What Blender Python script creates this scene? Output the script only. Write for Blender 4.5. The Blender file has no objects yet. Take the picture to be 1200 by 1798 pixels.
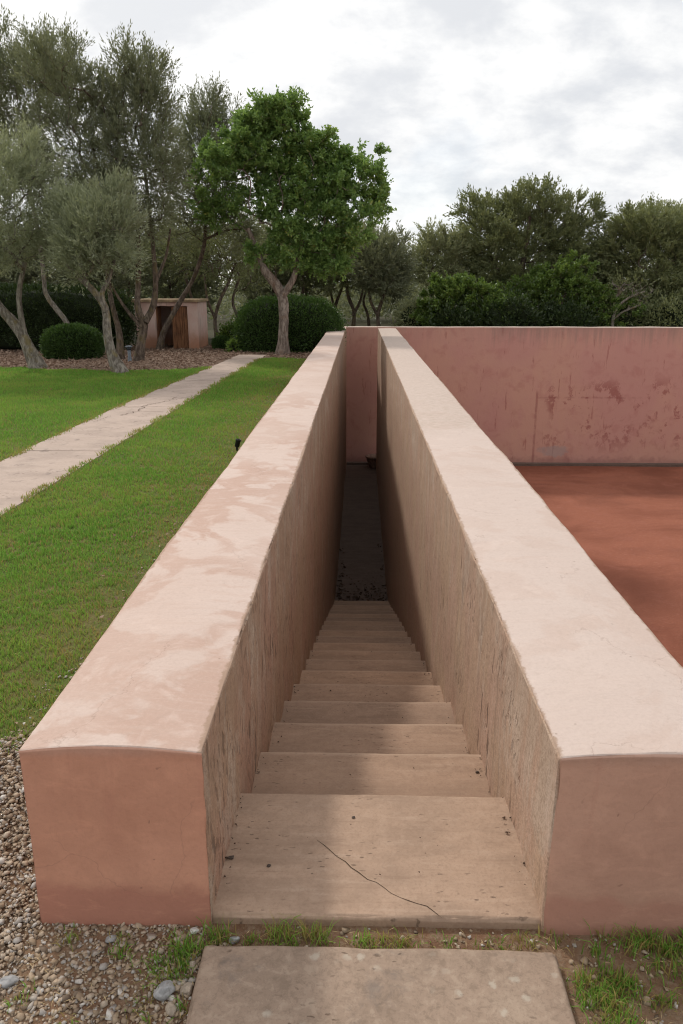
import bpy, bmesh, math, random
import numpy as np
from mathutils import Vector, noise as mnoise

scene = bpy.context.scene
COL = scene.collection
RNG = np.random.default_rng(7)
random.seed(7)

# ------------------------------------------------------------------ camera
cam_d = bpy.data.cameras.new("camera")
cam_d.sensor_fit = 'VERTICAL'
cam_d.sensor_height = 36.0
cam_d.lens = 36.0 * 1357 / 1798
cam_d.clip_start = 0.05
cam_d.clip_end = 3000
cam = bpy.data.objects.new("camera", cam_d)
cam.location = (0, 0, 1.6)
cam.rotation_euler = (math.radians(90 - 16.27), 0, math.radians(1.34))
COL.objects.link(cam)
scene.camera = cam

# ------------------------------------------------------------------ world and sun
SUN = Vector((-0.64, 0.90, 1.0)).normalized()
SUN_EL = math.asin(SUN.z)
SUN_AZ = math.atan2(SUN.x, SUN.y)
world = bpy.data.worlds.new("World")
scene.world = world
world.use_nodes = True


class G:
    """small node helper"""
    def __init__(self, nt):
        self.nt = nt
        nt.nodes.clear()

    def n(self, typ, **kw):
        node = self.nt.nodes.new(typ)
        for k, v in kw.items():
            setattr(node, k, v)
        return node

    def put(self, sock, v):
        if v is None:
            return
        if isinstance(v, bpy.types.NodeSocket):
            self.nt.links.new(v, sock)
        elif isinstance(v, (tuple, list)):
            if len(v) == 3 and sock.type == 'RGBA':
                v = (*v, 1)
            sock.default_value = v
        else:
            sock.default_value = v

    def math(self, op, a, b=None, c=None, clamp=False):
        m = self.n('ShaderNodeMath', operation=op, use_clamp=clamp)
        for i, v in enumerate((a, b, c)):
            self.put(m.inputs[i], v)
        return m.outputs[0]

    def vmul(self, v, s):
        m = self.n('ShaderNodeVectorMath', operation='MULTIPLY')
        self.put(m.inputs[0], v)
        self.put(m.inputs[1], s)
        return m.outputs[0]

    def vadd(self, v, s):
        m = self.n('ShaderNodeVectorMath', operation='ADD')
        self.put(m.inputs[0], v)
        self.put(m.inputs[1], s)
        return m.outputs[0]

    def noise(self, vec, scale=1.0, detail=4, rough=0.55, dist=0.0, out=0):
        m = self.n('ShaderNodeTexNoise')
        self.put(m.inputs['Vector'], vec)
        m.inputs['Scale'].default_value = scale
        m.inputs['Detail'].default_value = detail
        m.inputs['Roughness'].default_value = rough
        m.inputs['Distortion'].default_value = dist
        return m.outputs[out]

    def voro(self, vec, scale=1.0, feature='F1', out=0, rnd=1.0, dims='2D'):
        m = self.n('ShaderNodeTexVoronoi', feature=feature, voronoi_dimensions=dims)
        self.put(m.inputs['Vector'], vec)
        m.inputs['Scale'].default_value = scale
        m.inputs['Randomness'].default_value = rnd
        return m.outputs[out]

    def rng(self, v, a, b, c=0.0, d=1.0, smooth=True):
        m = self.n('ShaderNodeMapRange', interpolation_type='SMOOTHSTEP' if smooth else 'LINEAR')
        self.put(m.inputs[0], v)
        for i, x in enumerate((a, b, c, d)):
            m.inputs[i + 1].default_value = x
        return m.outputs[0]

    def mix(self, fac, a, b, blend='MIX'):
        m = self.n('ShaderNodeMix', data_type='RGBA', blend_type=blend)
        self.put(m.inputs[0], fac)
        self.put(m.inputs[6], a)
        self.put(m.inputs[7], b)
        return m.outputs[2]

    def sep(self, v):
        m = self.n('ShaderNodeSeparateXYZ')
        self.put(m.inputs[0], v)
        return m.outputs

    def comb(self, x, y, z):
        m = self.n('ShaderNodeCombineXYZ')
        for i, v in enumerate((x, y, z)):
            self.put(m.inputs[i], v)
        return m.outputs[0]

    def pos(self):
        return self.n('ShaderNodeNewGeometry').outputs['Position']

    def attr(self, name):
        return self.n('ShaderNodeAttribute', attribute_name=name).outputs['Fac']

    def bump(self, h, strength=0.5, dist=0.01, normal=None):
        m = self.n('ShaderNodeBump')
        m.inputs['Strength'].default_value = strength
        m.inputs['Distance'].default_value = dist
        self.put(m.inputs['Height'], h)
        if normal is not None:
            self.put(m.inputs['Normal'], normal)
        return m.outputs[0]


g = G(world.node_tree)
out = g.n('ShaderNodeOutputWorld')
sky = g.n('ShaderNodeTexSky', sky_type='NISHITA')
sky.sun_disc = False
sky.sun_elevation = SUN_EL
sky.sun_rotation = SUN_AZ
bg_sky = g.n('ShaderNodeBackground')
bg_sky.inputs[1].default_value = 0.11
g.put(bg_sky.inputs[0], sky.outputs[0])
d = g.n('ShaderNodeTexCoord').outputs['Generated']
dx, dy, dz = g.sep(d)
den = g.math('ADD', g.math('MAXIMUM', dz, 0.0), 0.50)
cp = g.comb(g.math('DIVIDE', dx, den), g.math('DIVIDE', dy, den), 3.7)
big = g.noise(cp, 1.7, 5, 0.55, 0.1)
mid = g.noise(g.vmul(cp, (1.0, 1.25, 1.0)), 4.6, 9, 0.60, 0.1)
mixn = g.math('ADD', g.math('MULTIPLY', big, 0.45), g.math('MULTIPLY', mid, 0.55))
dotn = g.n('ShaderNodeVectorMath', operation='DOT_PRODUCT')
g.put(dotn.inputs[0], d)
dotn.inputs[1].default_value = tuple(SUN)
glow = g.math('POWER', g.math('MAXIMUM', dotn.outputs['Value'], 0.0), 3.0)
bright = g.rng(mixn, 0.42, 0.575)
ccol = g.mix(bright, (0.60, 0.62, 0.655), (0.86, 0.86, 0.855))
ccol = g.mix(g.math('MULTIPLY', glow, 0.30), ccol, (1.15, 1.13, 1.10))
bg_c = g.n('ShaderNodeBackground')
bg_c.inputs[1].default_value = 1.0
g.put(bg_c.inputs[0], ccol)
cover = g.rng(g.noise(cp, 1.3, 6, 0.6, 0.3), 0.34, 0.46, 0.85, 1.0)
ms = g.n('ShaderNodeMixShader')
g.put(ms.inputs[0], cover)
g.nt.links.new(bg_sky.outputs[0], ms.inputs[1])
g.nt.links.new(bg_c.outputs[0], ms.inputs[2])
g.nt.links.new(ms.outputs[0], out.inputs[0])

sun_d = bpy.data.lights.new("sun", 'SUN')
sun_d.energy = 1.65
sun_d.angle = math.radians(5.0)
sun_d.color = (1.0, 0.95, 0.87)
sun = bpy.data.objects.new("sun", sun_d)
sun.rotation_euler = SUN.to_track_quat('Z', 'Y').to_euler()
sun.location = (-8, 10, 14)
COL.objects.link(sun)

scene.view_settings.view_transform = 'Standard'
scene.view_settings.look = 'None'
scene.view_settings.exposure = 0.27
scene.view_settings.gamma = 1.0
scene.view_settings.use_curve_mapping = False
scene.render.engine = 'CYCLES'
scene.cycles.use_denoising = True
try:
    scene.cycles.denoiser = 'OPENIMAGEDENOISE'
    scene.cycles.denoising_prefilter = 'ACCURATE'
except Exception:
    pass
scene.cycles.max_bounces = 8
scene.cycles.diffuse_bounces = 3
scene.cycles.sample_clamp_indirect = 6
scene.cycles.filter_width = 1.1


# ------------------------------------------------------------------ materials
def new_mat(name):
    m = bpy.data.materials.new(name)
    m.use_nodes = True
    gg = G(m.node_tree)
    o = gg.n('ShaderNodeOutputMaterial')
    b = gg.n('ShaderNodeBsdfPrincipled')
    gg.nt.links.new(b.outputs[0], o.inputs[0])
    b.inputs['Roughness'].default_value = 0.9
    b.inputs['Specular IOR Level'].default_value = 0.25
    return m, gg, b, o


def finish(gg, b, col, normal=None, rough=None):
    gg.put(b.inputs['Base Color'], col)
    if normal is not None:
        gg.put(b.inputs['Normal'], normal)
    if rough is not None:
        gg.put(b.inputs['Roughness'], rough)


M = {}


def plaster_top(name, pale, patch, warm, amount, sandy, LEDGE):
    m, q, b, o = new_mat(name)
    p = q.pos()
    x, y, z = q.sep(p)
    w = q.noise(p, 2.3, 3, 0.5, 0, 1)
    pw = q.vadd(p, q.vmul(w, (0.28, 0.22, 0.0)))
    n1 = q.noise(q.vmul(pw, (1.0, 1.0, 1)), 3.1, 5, 0.55, 0.6)
    n2 = q.noise(pw, 9.0, 6, 0.6, 0.5)
    n3 = q.noise(p, 60, 4, 0.6)
    f = q.math('ADD', q.math('MULTIPLY', n1, 0.74), q.math('MULTIPLY', n2, 0.26))
    patchy = q.rng(f, 0.468 - amount, 0.545 - amount, 1.0, 0.0)
    far = q.math('MULTIPLY', q.rng(y, 5.5, 9.0, 1.0, 0.45), q.rng(q.noise(p, 0.9, 2), 0.32, 0.58, 0.35, 1))
    patchy = q.math('MULTIPLY', patchy, far)
    col = q.mix(q.math('MULTIPLY', patchy, 0.92), pale, patch)
    col = q.mix(q.rng(q.noise(p, 1.1, 3), 0.4, 0.7, 0, 0.4), col, warm)
    # trowel streaks
    st = q.noise(q.vmul(p, (3.0, 28, 3)), 1.6, 4, 0.6, 1.2)
    col = q.mix(q.rng(st, 0.46, 0.66, 0, 0.35), col, warm)
    col = q.mix(q.rng(n2, 0.30, 0.46, 0.35, 0), col, tuple(min(1, v * 1.13) for v in pale))
    col = q.mix(q.rng(q.noise(p, 26, 5, .7), 0.53, 0.68, 0, 0.18), col, (0.42, 0.32, 0.26))
    # sandy, worn band far along the wall
    sf = q.math('MULTIPLY', q.rng(q.math('ADD', y, q.noise(p, 2.2, 4)), 6.3, 6.9), sandy)
    grain = q.noise(q.vmul(p, (1.2, 3.5, 1)), 14, 7, 0.75, .4)
    col = q.mix(q.math('MULTIPLY', sf, q.rng(grain, 0.40, 0.70, 0, 0.8)), col, (0.40, 0.315, 0.235))
    spots = q.voro(q.vadd(p, q.vmul(w, (.15, .15, 0))), 7, 'F1')
    col = q.mix(q.math('MULTIPLY', q.rng(spots, 0.012, 0.04, 0.6, 0.0), q.rng(q.noise(p, 5.5, 3), 0.55, 0.63)), col, (0.25, 0.17, 0.13))
    # fine sand grain, faint hairline cracks, substrate showing along both worn arrises
    gr1 = q.noise(p, 95, 5, 0.75)
    col = q.mix(q.rng(gr1, 0.49, 0.63, 0, 0.14), col, tuple(v * 0.70 for v in warm))
    col = q.mix(q.rng(gr1, 0.36, 0.48, 0.14, 0), col, tuple(min(1, v * 1.12) for v in pale))
    hl = q.voro(q.vadd(q.vmul(p, (1, 0.8, 0)), q.vmul(q.noise(p, 5, 5, .65, 0, 1), (.30, .30, 0))), 1.9, 'DISTANCE_TO_EDGE')
    hm = q.rng(q.noise(p, 1.4, 2), 0.50, 0.58)
    col = q.mix(q.math('MULTIPLY', q.math('MULTIPLY', q.rng(hl, 0.0, 0.007, 1, 0), hm), 0.32), col, (0.26, 0.17, 0.13))
    en = q.math('MULTIPLY', q.noise(p, 21, 6, 0.7), 0.045)
    ed = q.math('MINIMUM', q.math('ABSOLUTE', q.math('SUBTRACT', x, LEDGE[0])), q.math('ABSOLUTE', q.math('SUBTRACT', x, LEDGE[1])))
    worn = q.rng(q.math('SUBTRACT', ed, en), -0.016, -0.006, 0.75, 0)
    col = q.mix(worn, col, (0.33, 0.215, 0.145))
    h = q.math('ADD', q.math('MULTIPLY', n2, 1.0), q.math('MULTIPLY', n3, 0.25))
    h = q.math('ADD', h, q.math('MULTIPLY', gr1, 0.15))
    h = q.math('ADD', h, q.math('MULTIPLY', st, 0.2))
    h = q.math('ADD', h, q.math('MULTIPLY', q.math('MULTIPLY', grain, sf), 0.35))
    finish(q, b, col, q.bump(h, 0.35, 0.012), q.rng(f, 0.4, 0.6, 0.70, 0.9))
    M[name] = m


plaster_top('plaster_top_left', (0.61, 0.480, 0.415), (0.475, 0.305, 0.235), (0.55, 0.405, 0.335), 0.0, 0.0, LEDGE=(-0.85, -0.385))
plaster_top('plaster_top_right', (0.59, 0.475, 0.415), (0.55, 0.42, 0.355), (0.555, 0.435, 0.375), 0.03, 1.0, LEDGE=(0.488, 0.985))


def xz_(q, p):
    x, y, z = q.sep(p)
    return q.comb(q.math('ADD', x, y), z, 0)


def plaster_face(name, a, c2, damp):
    m, q, b, o = new_mat(name)
    p = q.pos()
    x, y, z = q.sep(p)
    n1 = q.noise(p, 3.0, 5, 0.55, 0.6)
    n2 = q.noise(p, 11, 6, 0.6, 0.3)
    col = q.mix(q.rng(n1, 0.36, 0.66), a, c2)
    col = q.mix(q.rng(n2, 0.45, 0.75, 0, 0.35), col, tuple(v * 1.28 for v in a))
    # thin pale lime bloom beneath the top coat
    e = q.math('ADD', z, q.math('MULTIPLY', q.noise(p, 9, 4), 0.03))
    col = q.mix(q.rng(e, 0.488, 0.515, 0, 0.35), col, (0.50, 0.34, 0.28))
    dr = q.noise(q.vmul(xz_(q, p), (9, 0.6, 1)), 2.0, 5, 0.6, 0.2)
    col = q.mix(q.math('MULTIPLY', q.rng(dr, 0.54, 0.68, 0, 0.35), q.rng(z, 0.12, 0.48)), col, damp)
    # rising damp with an uneven upper edge
    dz_ = q.math('ADD', z, q.math('MULTIPLY', q.noise(p, 5, 5, 0.6, .5), -0.16))
    wet = q.rng(dz_, -0.015, 0.03, 1, 0)
    col = q.mix(q.math('MULTIPLY', wet, 0.75), col, damp)
    # hairlines and specks
    xz = q.comb(q.math('ADD', x, y), z, 0)
    hl = q.voro(q.vadd(xz, q.vmul(q.noise(p, 4, 4, .6, 0, 1), (.25, .25, .25))), 2.3, 'DISTANCE_TO_EDGE')
    hmask = q.rng(q.noise(p, 1.7, 2), 0.55, 0.62)
    col = q.mix(q.math('MULTIPLY', q.math('MULTIPLY', q.rng(hl, 0.0, 0.006, 1, 0), hmask), 0.25), col, (0.22, 0.12, 0.09))
    col = q.mix(q.math('MULTIPLY', q.rng(q.voro(q.vadd(xz, q.vmul(q.noise(p, 12, 3, .6, 0, 1), (.1, .1, 0))), 9), 0.02, 0.06, 0.55, 0), q.rng(q.noise(p, 6.5, 3), 0.54, 0.62)), col, (0.22, 0.12, 0.085))
    tro = q.noise(q.vmul(p, (1.5, 1.5, 5)), 4.5, 6, 0.65, 1.5)
    col = q.mix(q.rng(tro, 0.52, 0.68, 0, 0.32), col, tuple(v * 1.3 for v in c2))
    col = q.mix(q.rng(q.noise(p, 75, 5, .7), 0.49, 0.62, 0, 0.11), col, tuple(v * 0.62 for v in c2))
    h = q.math('ADD', n2, q.math('MULTIPLY', q.noise(p, 90, 3), 0.12))
    finish(q, b, col, q.bump(h, 0.35, 0.01), 0.85)
    M[name] = m


plaster_face('plaster_front_left', (0.54, 0.275, 0.185), (0.48, 0.238, 0.158), (0.40, 0.175, 0.125))
plaster_face('plaster_front_right', (0.49, 0.29, 0.212), (0.435, 0.248, 0.18), (0.41, 0.205, 0.15))


def rendered_inner(name, sand, pinkish, pale, coarse, torn):
    """rough, streaked inner faces with vertical scratches and pits"""
    m, q, b, o = new_mat(name)
    p = q.pos()
    x, y, z = q.sep(p)
    streak = q.noise(q.vmul(p, (1, 5.0, 0.8)), 2.2, 8, 0.66, 0.6)
    fine = q.noise(q.vmul(p, (1, 17.0, 2.6)), 2.6, 7, 0.7, 0.5)
    patch = q.noise(q.vmul(p, (1, 1.3, 0.8)), 1.7, 4, 0.55, 0.6)
    col = q.mix(q.rng(patch, 0.40, 0.62), sand, pinkish)
    col = q.mix(q.rng(streak, 0.50, 0.68, 0, 0.62), col, pale)
    col = q.mix(q.rng(fine, 0.50, 0.70, 0, 0.45), col, tuple(v * 0.62 for v in sand))
    # dark drip marks and grime
    drip = q.noise(q.vmul(p, (1, 9.0, 0.30)), 3.0, 4, 0.5, 0.2)
    col = q.mix(q.rng(drip, 0.60, 0.74, 0, 0.45), col, (0.22, 0.16, 0.12))
    # torn vertical pits, from fine scores to larger tears
    wob = q.vmul(q.noise(p, 14, 4, .65, 0, 1), (0.05, 0.03, 0.0))
    yz = q.vadd(q.comb(y, q.math('MULTIPLY', z, 0.20), 0), wob)
    pit = q.voro(yz, 15, 'F1')
    pit2 = q.voro(q.vadd(q.comb(y, q.math('MULTIPLY', z, 0.30), 3.0), wob), 38, 'F1')
    near = q.rng(y, 2.4, 6.0, 0.035 + torn, -0.02 + torn)
    pmask = q.rng(q.math('ADD', q.noise(p, 2.1, 4, .55), near), 0.50, 0.60)
    pits = q.math('MULTIPLY', q.rng(pit, 0.10, 0.20, 1, 0), pmask)
    pits = q.math('MAXIMUM', pits, q.math('MULTIPLY', q.rng(pit2, 0.12, 0.26, 0.8, 0), q.rng(q.math('ADD', q.noise(p, 3.3, 4), near), 0.52, 0.62)))
    col = q.mix(q.math('MULTIPLY', pits, 0.85), col, (0.13, 0.085, 0.06))
    # lime left bare in ragged sheets near the top edge
    lime = q.math('MULTIPLY', q.rng(q.noise(q.vmul(p, (1, 1.6, .7)), 3.1, 7, .68, .5), 0.50, 0.58), q.rng(z, -0.35, 0.3))
    col = q.mix(q.math('MULTIPLY', lime, 0.42), col, (0.55, 0.46, 0.375))
    # damp tide marks running down from the coping
    tide = q.math('ADD', z, q.math('MULTIPLY', q.noise(q.vmul(p, (1, 3.2, .4)), 1.8, 5, .6), 1.3))
    col = q.mix(q.rng(tide, 0.85, 1.05, 0, 0.35), col, tuple(v * 0.72 for v in sand))
    sandg = q.noise(p, 130, 4, 0.75)
    col = q.mix(q.rng(sandg, 0.47, 0.62, 0, 0.5), col, tuple(v * 0.50 for v in sand))
    grit = q.noise(p, 48, 5, 0.7)
    col = q.mix(q.rng(grit, 0.5, 0.62, 0, 0.45), col, tuple(v * 0.58 for v in sand))
    col = q.mix(q.rng(grit, 0.30, 0.44, 0.35, 0), col, pale)
    h = q.math('ADD', q.math('MULTIPLY', streak, 0.5), q.math('MULTIPLY', fine, 0.35))
    h = q.math('ADD', h, q.math('MULTIPLY', sandg, 0.22 * coarse))
    h = q.math('SUBTRACT', h, q.math('MULTIPLY', pits, 0.8))
    finish(q, b, col, q.bump(h, 0.6, 0.014), 0.95)
    M[name] = m


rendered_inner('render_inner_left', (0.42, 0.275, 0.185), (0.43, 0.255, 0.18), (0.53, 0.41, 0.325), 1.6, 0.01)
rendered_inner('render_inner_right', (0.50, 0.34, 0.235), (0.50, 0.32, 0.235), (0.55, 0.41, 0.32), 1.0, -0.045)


def far_wall_mat():
    m, q, b, o = new_mat('rose_plaster')
    p = q.pos()
    x, y, z = q.sep(p)
    n1 = q.noise(p, 0.45, 4, 0.5, 0.4)
    st = q.noise(q.vmul(p, (6.0, 1, 0.35)), 1.6, 6, 0.6, 0.3)
    n2 = q.noise(p, 3.2, 6, 0.6, 0.4)
    col = q.mix(q.rng(n1, 0.35, 0.65), (0.55, 0.30, 0.25), (0.58, 0.335, 0.255))
    col = q.mix(q.rng(st, 0.46, 0.70, 0, 0.30), col, (0.56, 0.31, 0.26))
    cl = q.noise(p, 1.3, 7, 0.66, 0.6)
    col = q.mix(q.rng(cl, 0.46, 0.68, 0, 0.45), col, (0.55, 0.29, 0.25))
    col = q.mix(q.rng(n2, 0.5, 0.7, 0, 0.35), col, (0.42, 0.17, 0.15))
    # grey weathering running down from the coping
    zz = q.math('ADD', z, q.math('MULTIPLY', st, 1.7))
    col = q.mix(q.math('MULTIPLY', q.rng(zz, 0.75, 1.55), q.rng(x, 3.2, 4.0, .2, .75)), col, (0.34, 0.225, 0.185))
    # flaked red patches in the lower middle
    fl = q.noise(q.vmul(p, (1, 1, 0.8)), 2.6, 9, 0.72, 0.2)
    area = q.math('MULTIPLY', q.rng(z, -3.3, -2.4), q.rng(z, -1.3, -0.7, 1, 0))
    area = q.math('MULTIPLY', area, q.rng(q.noise(p, 0.8, 3), 0.36, 0.5))
    area = q.math('MULTIPLY', area, q.rng(x, 5.1, 5.2))
    col = q.mix(q.math('MULTIPLY', q.rng(fl, 0.53, 0.58), q.math('MULTIPLY', area, 0.75)), col, (0.33, 0.12, 0.10))
    # vertical runs of red
    vr = q.noise(q.vmul(p, (4.0, 1, 0.5)), 1.9, 7, 0.7, 0.1)
    col = q.mix(q.math('MULTIPLY', q.rng(vr, 0.61, 0.66), 0.5), col, (0.31, 0.095, 0.08))
    # an old filled joint: thin upright and level lines
    jx = q.math('ABSOLUTE', q.math('SUBTRACT', q.math('ADD', x, q.math('MULTIPLY', n2, 0.03)), 5.13))
    jz = q.math('MULTIPLY', q.rng(z, -1.4, -1.25, 1, 0), q.rng(fl, 0.3, 0.5))
    col = q.mix(q.math('MULTIPLY', q.rng(jx, 0.012, 0.05, 0.5, 0), jz), col, (0.26, 0.085, 0.075))
    lz = q.math('ABSOLUTE', q.math('ADD', q.math('ADD', z, q.math('MULTIPLY', n2, 0.03)), 1.46))
    lm = q.math('MULTIPLY', q.rng(x, 5.1, 5.16), q.rng(x, 7.4, 8.6, 1, 0))
    col = q.mix(q.math('MULTIPLY', q.math('MULTIPLY', q.rng(lz, 0.008, 0.04, 0.4, 0), lm), q.rng(fl, 0.4, 0.56)), col, (0.27, 0.09, 0.08))
    # bluish grey repair patch by the foot
    bx = q.math('DIVIDE', q.math('SUBTRACT', x, 5.68), 0.52)
    bz = q.math('DIVIDE', q.math('ADD', z, 3.05), 0.20)
    rr = q.math('ADD', q.math('ADD', q.math('MULTIPLY', bx, bx), q.math('MULTIPLY', bz, bz)), q.math('MULTIPLY', q.noise(p, 5, 6, .65), 2.6))
    col = q.mix(q.rng(rr, 1.6, 2.2, 0.55, 0), col, (0.36, 0.31, 0.30))
    # damp foot
    col = q.mix(q.rng(q.math('ADD', z, q.math('MULTIPLY', n2, -0.6)), -3.7, -3.45, 0.5, 0), col, (0.30, 0.15, 0.13))
    h = q.math('ADD', n2, q.math('MULTIPLY', q.noise(p, 25, 4), 0.3))
    finish(q, b, col, q.bump(h, 0.4, 0.02), 0.9)
    M['rose_plaster'] = m


far_wall_mat()


def stone_mat(name, base, dark, pale, scale=1.0, band=0.0, lichen=0.0, tread=0.0, grain=0.26):
    m, q, b, o = new_mat(name)
    p = q.pos()
    n1 = q.noise(q.vmul(p, (1, 1 + band, 1)), 3.5 * scale, 5, 0.6, 0.5)
    st = q.noise(q.vmul(p, (1.5, 16 * max(band, .06), 8)), 2.5 * scale, 6, 0.65, 0.3)
    sp = q.noise(p, 110 * scale, 4, 0.7)
    col = q.mix(q.rng(n1, 0.35, 0.66), base, tuple(v * 0.82 for v in base))
    col = q.mix(q.rng(st, 0.52, 0.72, 0, 0.5), col, pale)
    col = q.mix(q.rng(st, 0.30, 0.44, 0.45, 0), col, dark)
    col = q.mix(q.rng(sp, 0.49, 0.62, 0, 0.32), col, dark)
    pit = q.voro(q.vadd(q.vmul(p, (0.5, 1.3, 1)), q.vmul(q.noise(p, 20, 3, .6, 0, 1), (.03, .03, 0))), 30 * scale, 'F1')
    pm = q.rng(q.noise(p, 5 * scale, 4), 0.50, 0.62)
    pits = q.math('MULTIPLY', q.rng(pit, 0.05, 0.13, 1, 0), pm)
    col = q.mix(q.math('MULTIPLY', pits, 0.75), col, (0.12, 0.08, 0.055))
    med = q.noise(p, 32 * scale, 6, 0.7, 0.4)
    col = q.mix(q.rng(med, 0.51, 0.64, 0, grain), col, dark)
    col = q.mix(q.rng(med, 0.36, 0.48, grain, 0), col, pale)
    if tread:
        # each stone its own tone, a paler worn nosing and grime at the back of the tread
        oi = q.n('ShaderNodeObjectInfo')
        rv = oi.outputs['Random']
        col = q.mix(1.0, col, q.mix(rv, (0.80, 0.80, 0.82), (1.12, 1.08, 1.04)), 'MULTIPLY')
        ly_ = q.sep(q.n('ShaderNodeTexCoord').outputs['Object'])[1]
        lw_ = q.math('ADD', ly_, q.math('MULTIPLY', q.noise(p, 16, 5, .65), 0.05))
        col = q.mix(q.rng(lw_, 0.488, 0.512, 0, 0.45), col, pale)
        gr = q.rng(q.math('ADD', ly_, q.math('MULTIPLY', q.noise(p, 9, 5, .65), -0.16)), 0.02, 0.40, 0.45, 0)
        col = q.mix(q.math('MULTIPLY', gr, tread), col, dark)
    if lichen:
        lv = q.voro(q.vadd(p, q.vmul(q.noise(p, 40, 4, .7, 0, 1), (.03, .03, .02))), 13, 'F1')
        lm = q.rng(q.noise(p, 3, 2), 0.46, 0.56)
        col = q.mix(q.math('MULTIPLY', q.rng(lv, 0.06, 0.17, lichen, 0), lm), col, (0.50, 0.44, 0.36))
        dk = q.noise(p, 5.5, 6, 0.68, 0.4)
        col = q.mix(q.rng(dk, 0.56, 0.70, 0, 0.55), col, (0.15, 0.125, 0.11))
    h = q.math('ADD', q.math('MULTIPLY', sp, 0.35), q.math('MULTIPLY', st, 0.5))
    h = q.math('SUBTRACT', h, q.math('MULTIPLY', pits, 0.7))
    finish(q, b, col, q.bump(h, 0.45, 0.006), 0.9)
    M[name] = m
    return m


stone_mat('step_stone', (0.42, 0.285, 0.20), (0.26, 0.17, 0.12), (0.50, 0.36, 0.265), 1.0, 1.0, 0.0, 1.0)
stone_mat('landing_stone', (0.43, 0.295, 0.21), (0.27, 0.18, 0.125), (0.49, 0.355, 0.265), 1.0, 1.0)
stone_mat('corridor_stone', (0.155, 0.11, 0.088), (0.08, 0.06, 0.048), (0.21, 0.155, 0.125), 0.8, 0.7)  # base tone darkened to carry the deep shade of the corridor floor
stone_mat('slab_stone', (0.345, 0.25, 0.185), (0.20, 0.145, 0.105), (0.42, 0.32, 0.24), 1.0, 0.0, 0.55, 0.0, 0.5)
stone_mat('path_concrete', (0.50, 0.388, 0.322), (0.36, 0.275, 0.225), (0.55, 0.445, 0.375), 0.55, 0.35, 0.10, 0.0, 0.2)


def court_floor_mat():
    m, q, b, o = new_mat('red_court')
    p = q.pos()
    w = q.vadd(p, q.vmul(q.noise(p, 0.5, 3, .5, 0, 1), (1.6, 1.6, 0)))
    n1 = q.noise(q.vmul(w, (0.55, 1.0, 1)), 0.42, 6, 0.58, 0.8)
    n2 = q.noise(p, 2.6, 8, 0.7, 0.3)
    n3 = q.noise(q.vmul(p, (1, 2.2, 1)), 18, 6, 0.75)
    col = q.mix(q.rng(n1, 0.40, 0.60), (0.225, 0.075, 0.042), (0.31, 0.11, 0.064))
    col = q.mix(q.rng(n2, 0.48, 0.72, 0, 0.5), col, (0.33, 0.125, 0.085))
    dust = q.math('MULTIPLY', q.rng(n3, 0.56, 0.66), q.rng(n1, 0.44, 0.58, 0.15, 1))
    col = q.mix(q.math('MULTIPLY', dust, 0.65), col, (0.46, 0.23, 0.17))
    grit = q.noise(p, 55, 5, 0.75)
    col = q.mix(q.rng(grit, 0.50, 0.70, 0, 0.5), col, (0.13, 0.045, 0.03))
    col = q.mix(q.rng(grit, 0.28, 0.42, 0.4, 0), col, (0.42, 0.19, 0.13))
    wet = q.noise(q.vmul(w, (0.5, 0.9, 1)), 0.30, 5, 0.6, 0.5)
    col = q.mix(q.rng(wet, 0.54, 0.64, 0, 0.4), col, (0.17, 0.058, 0.034))
    finish(q, b, col, q.bump(q.math('ADD', n3, n2), 0.5, 0.02), 0.9)
    M['red_court'] = m


court_floor_mat()


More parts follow.
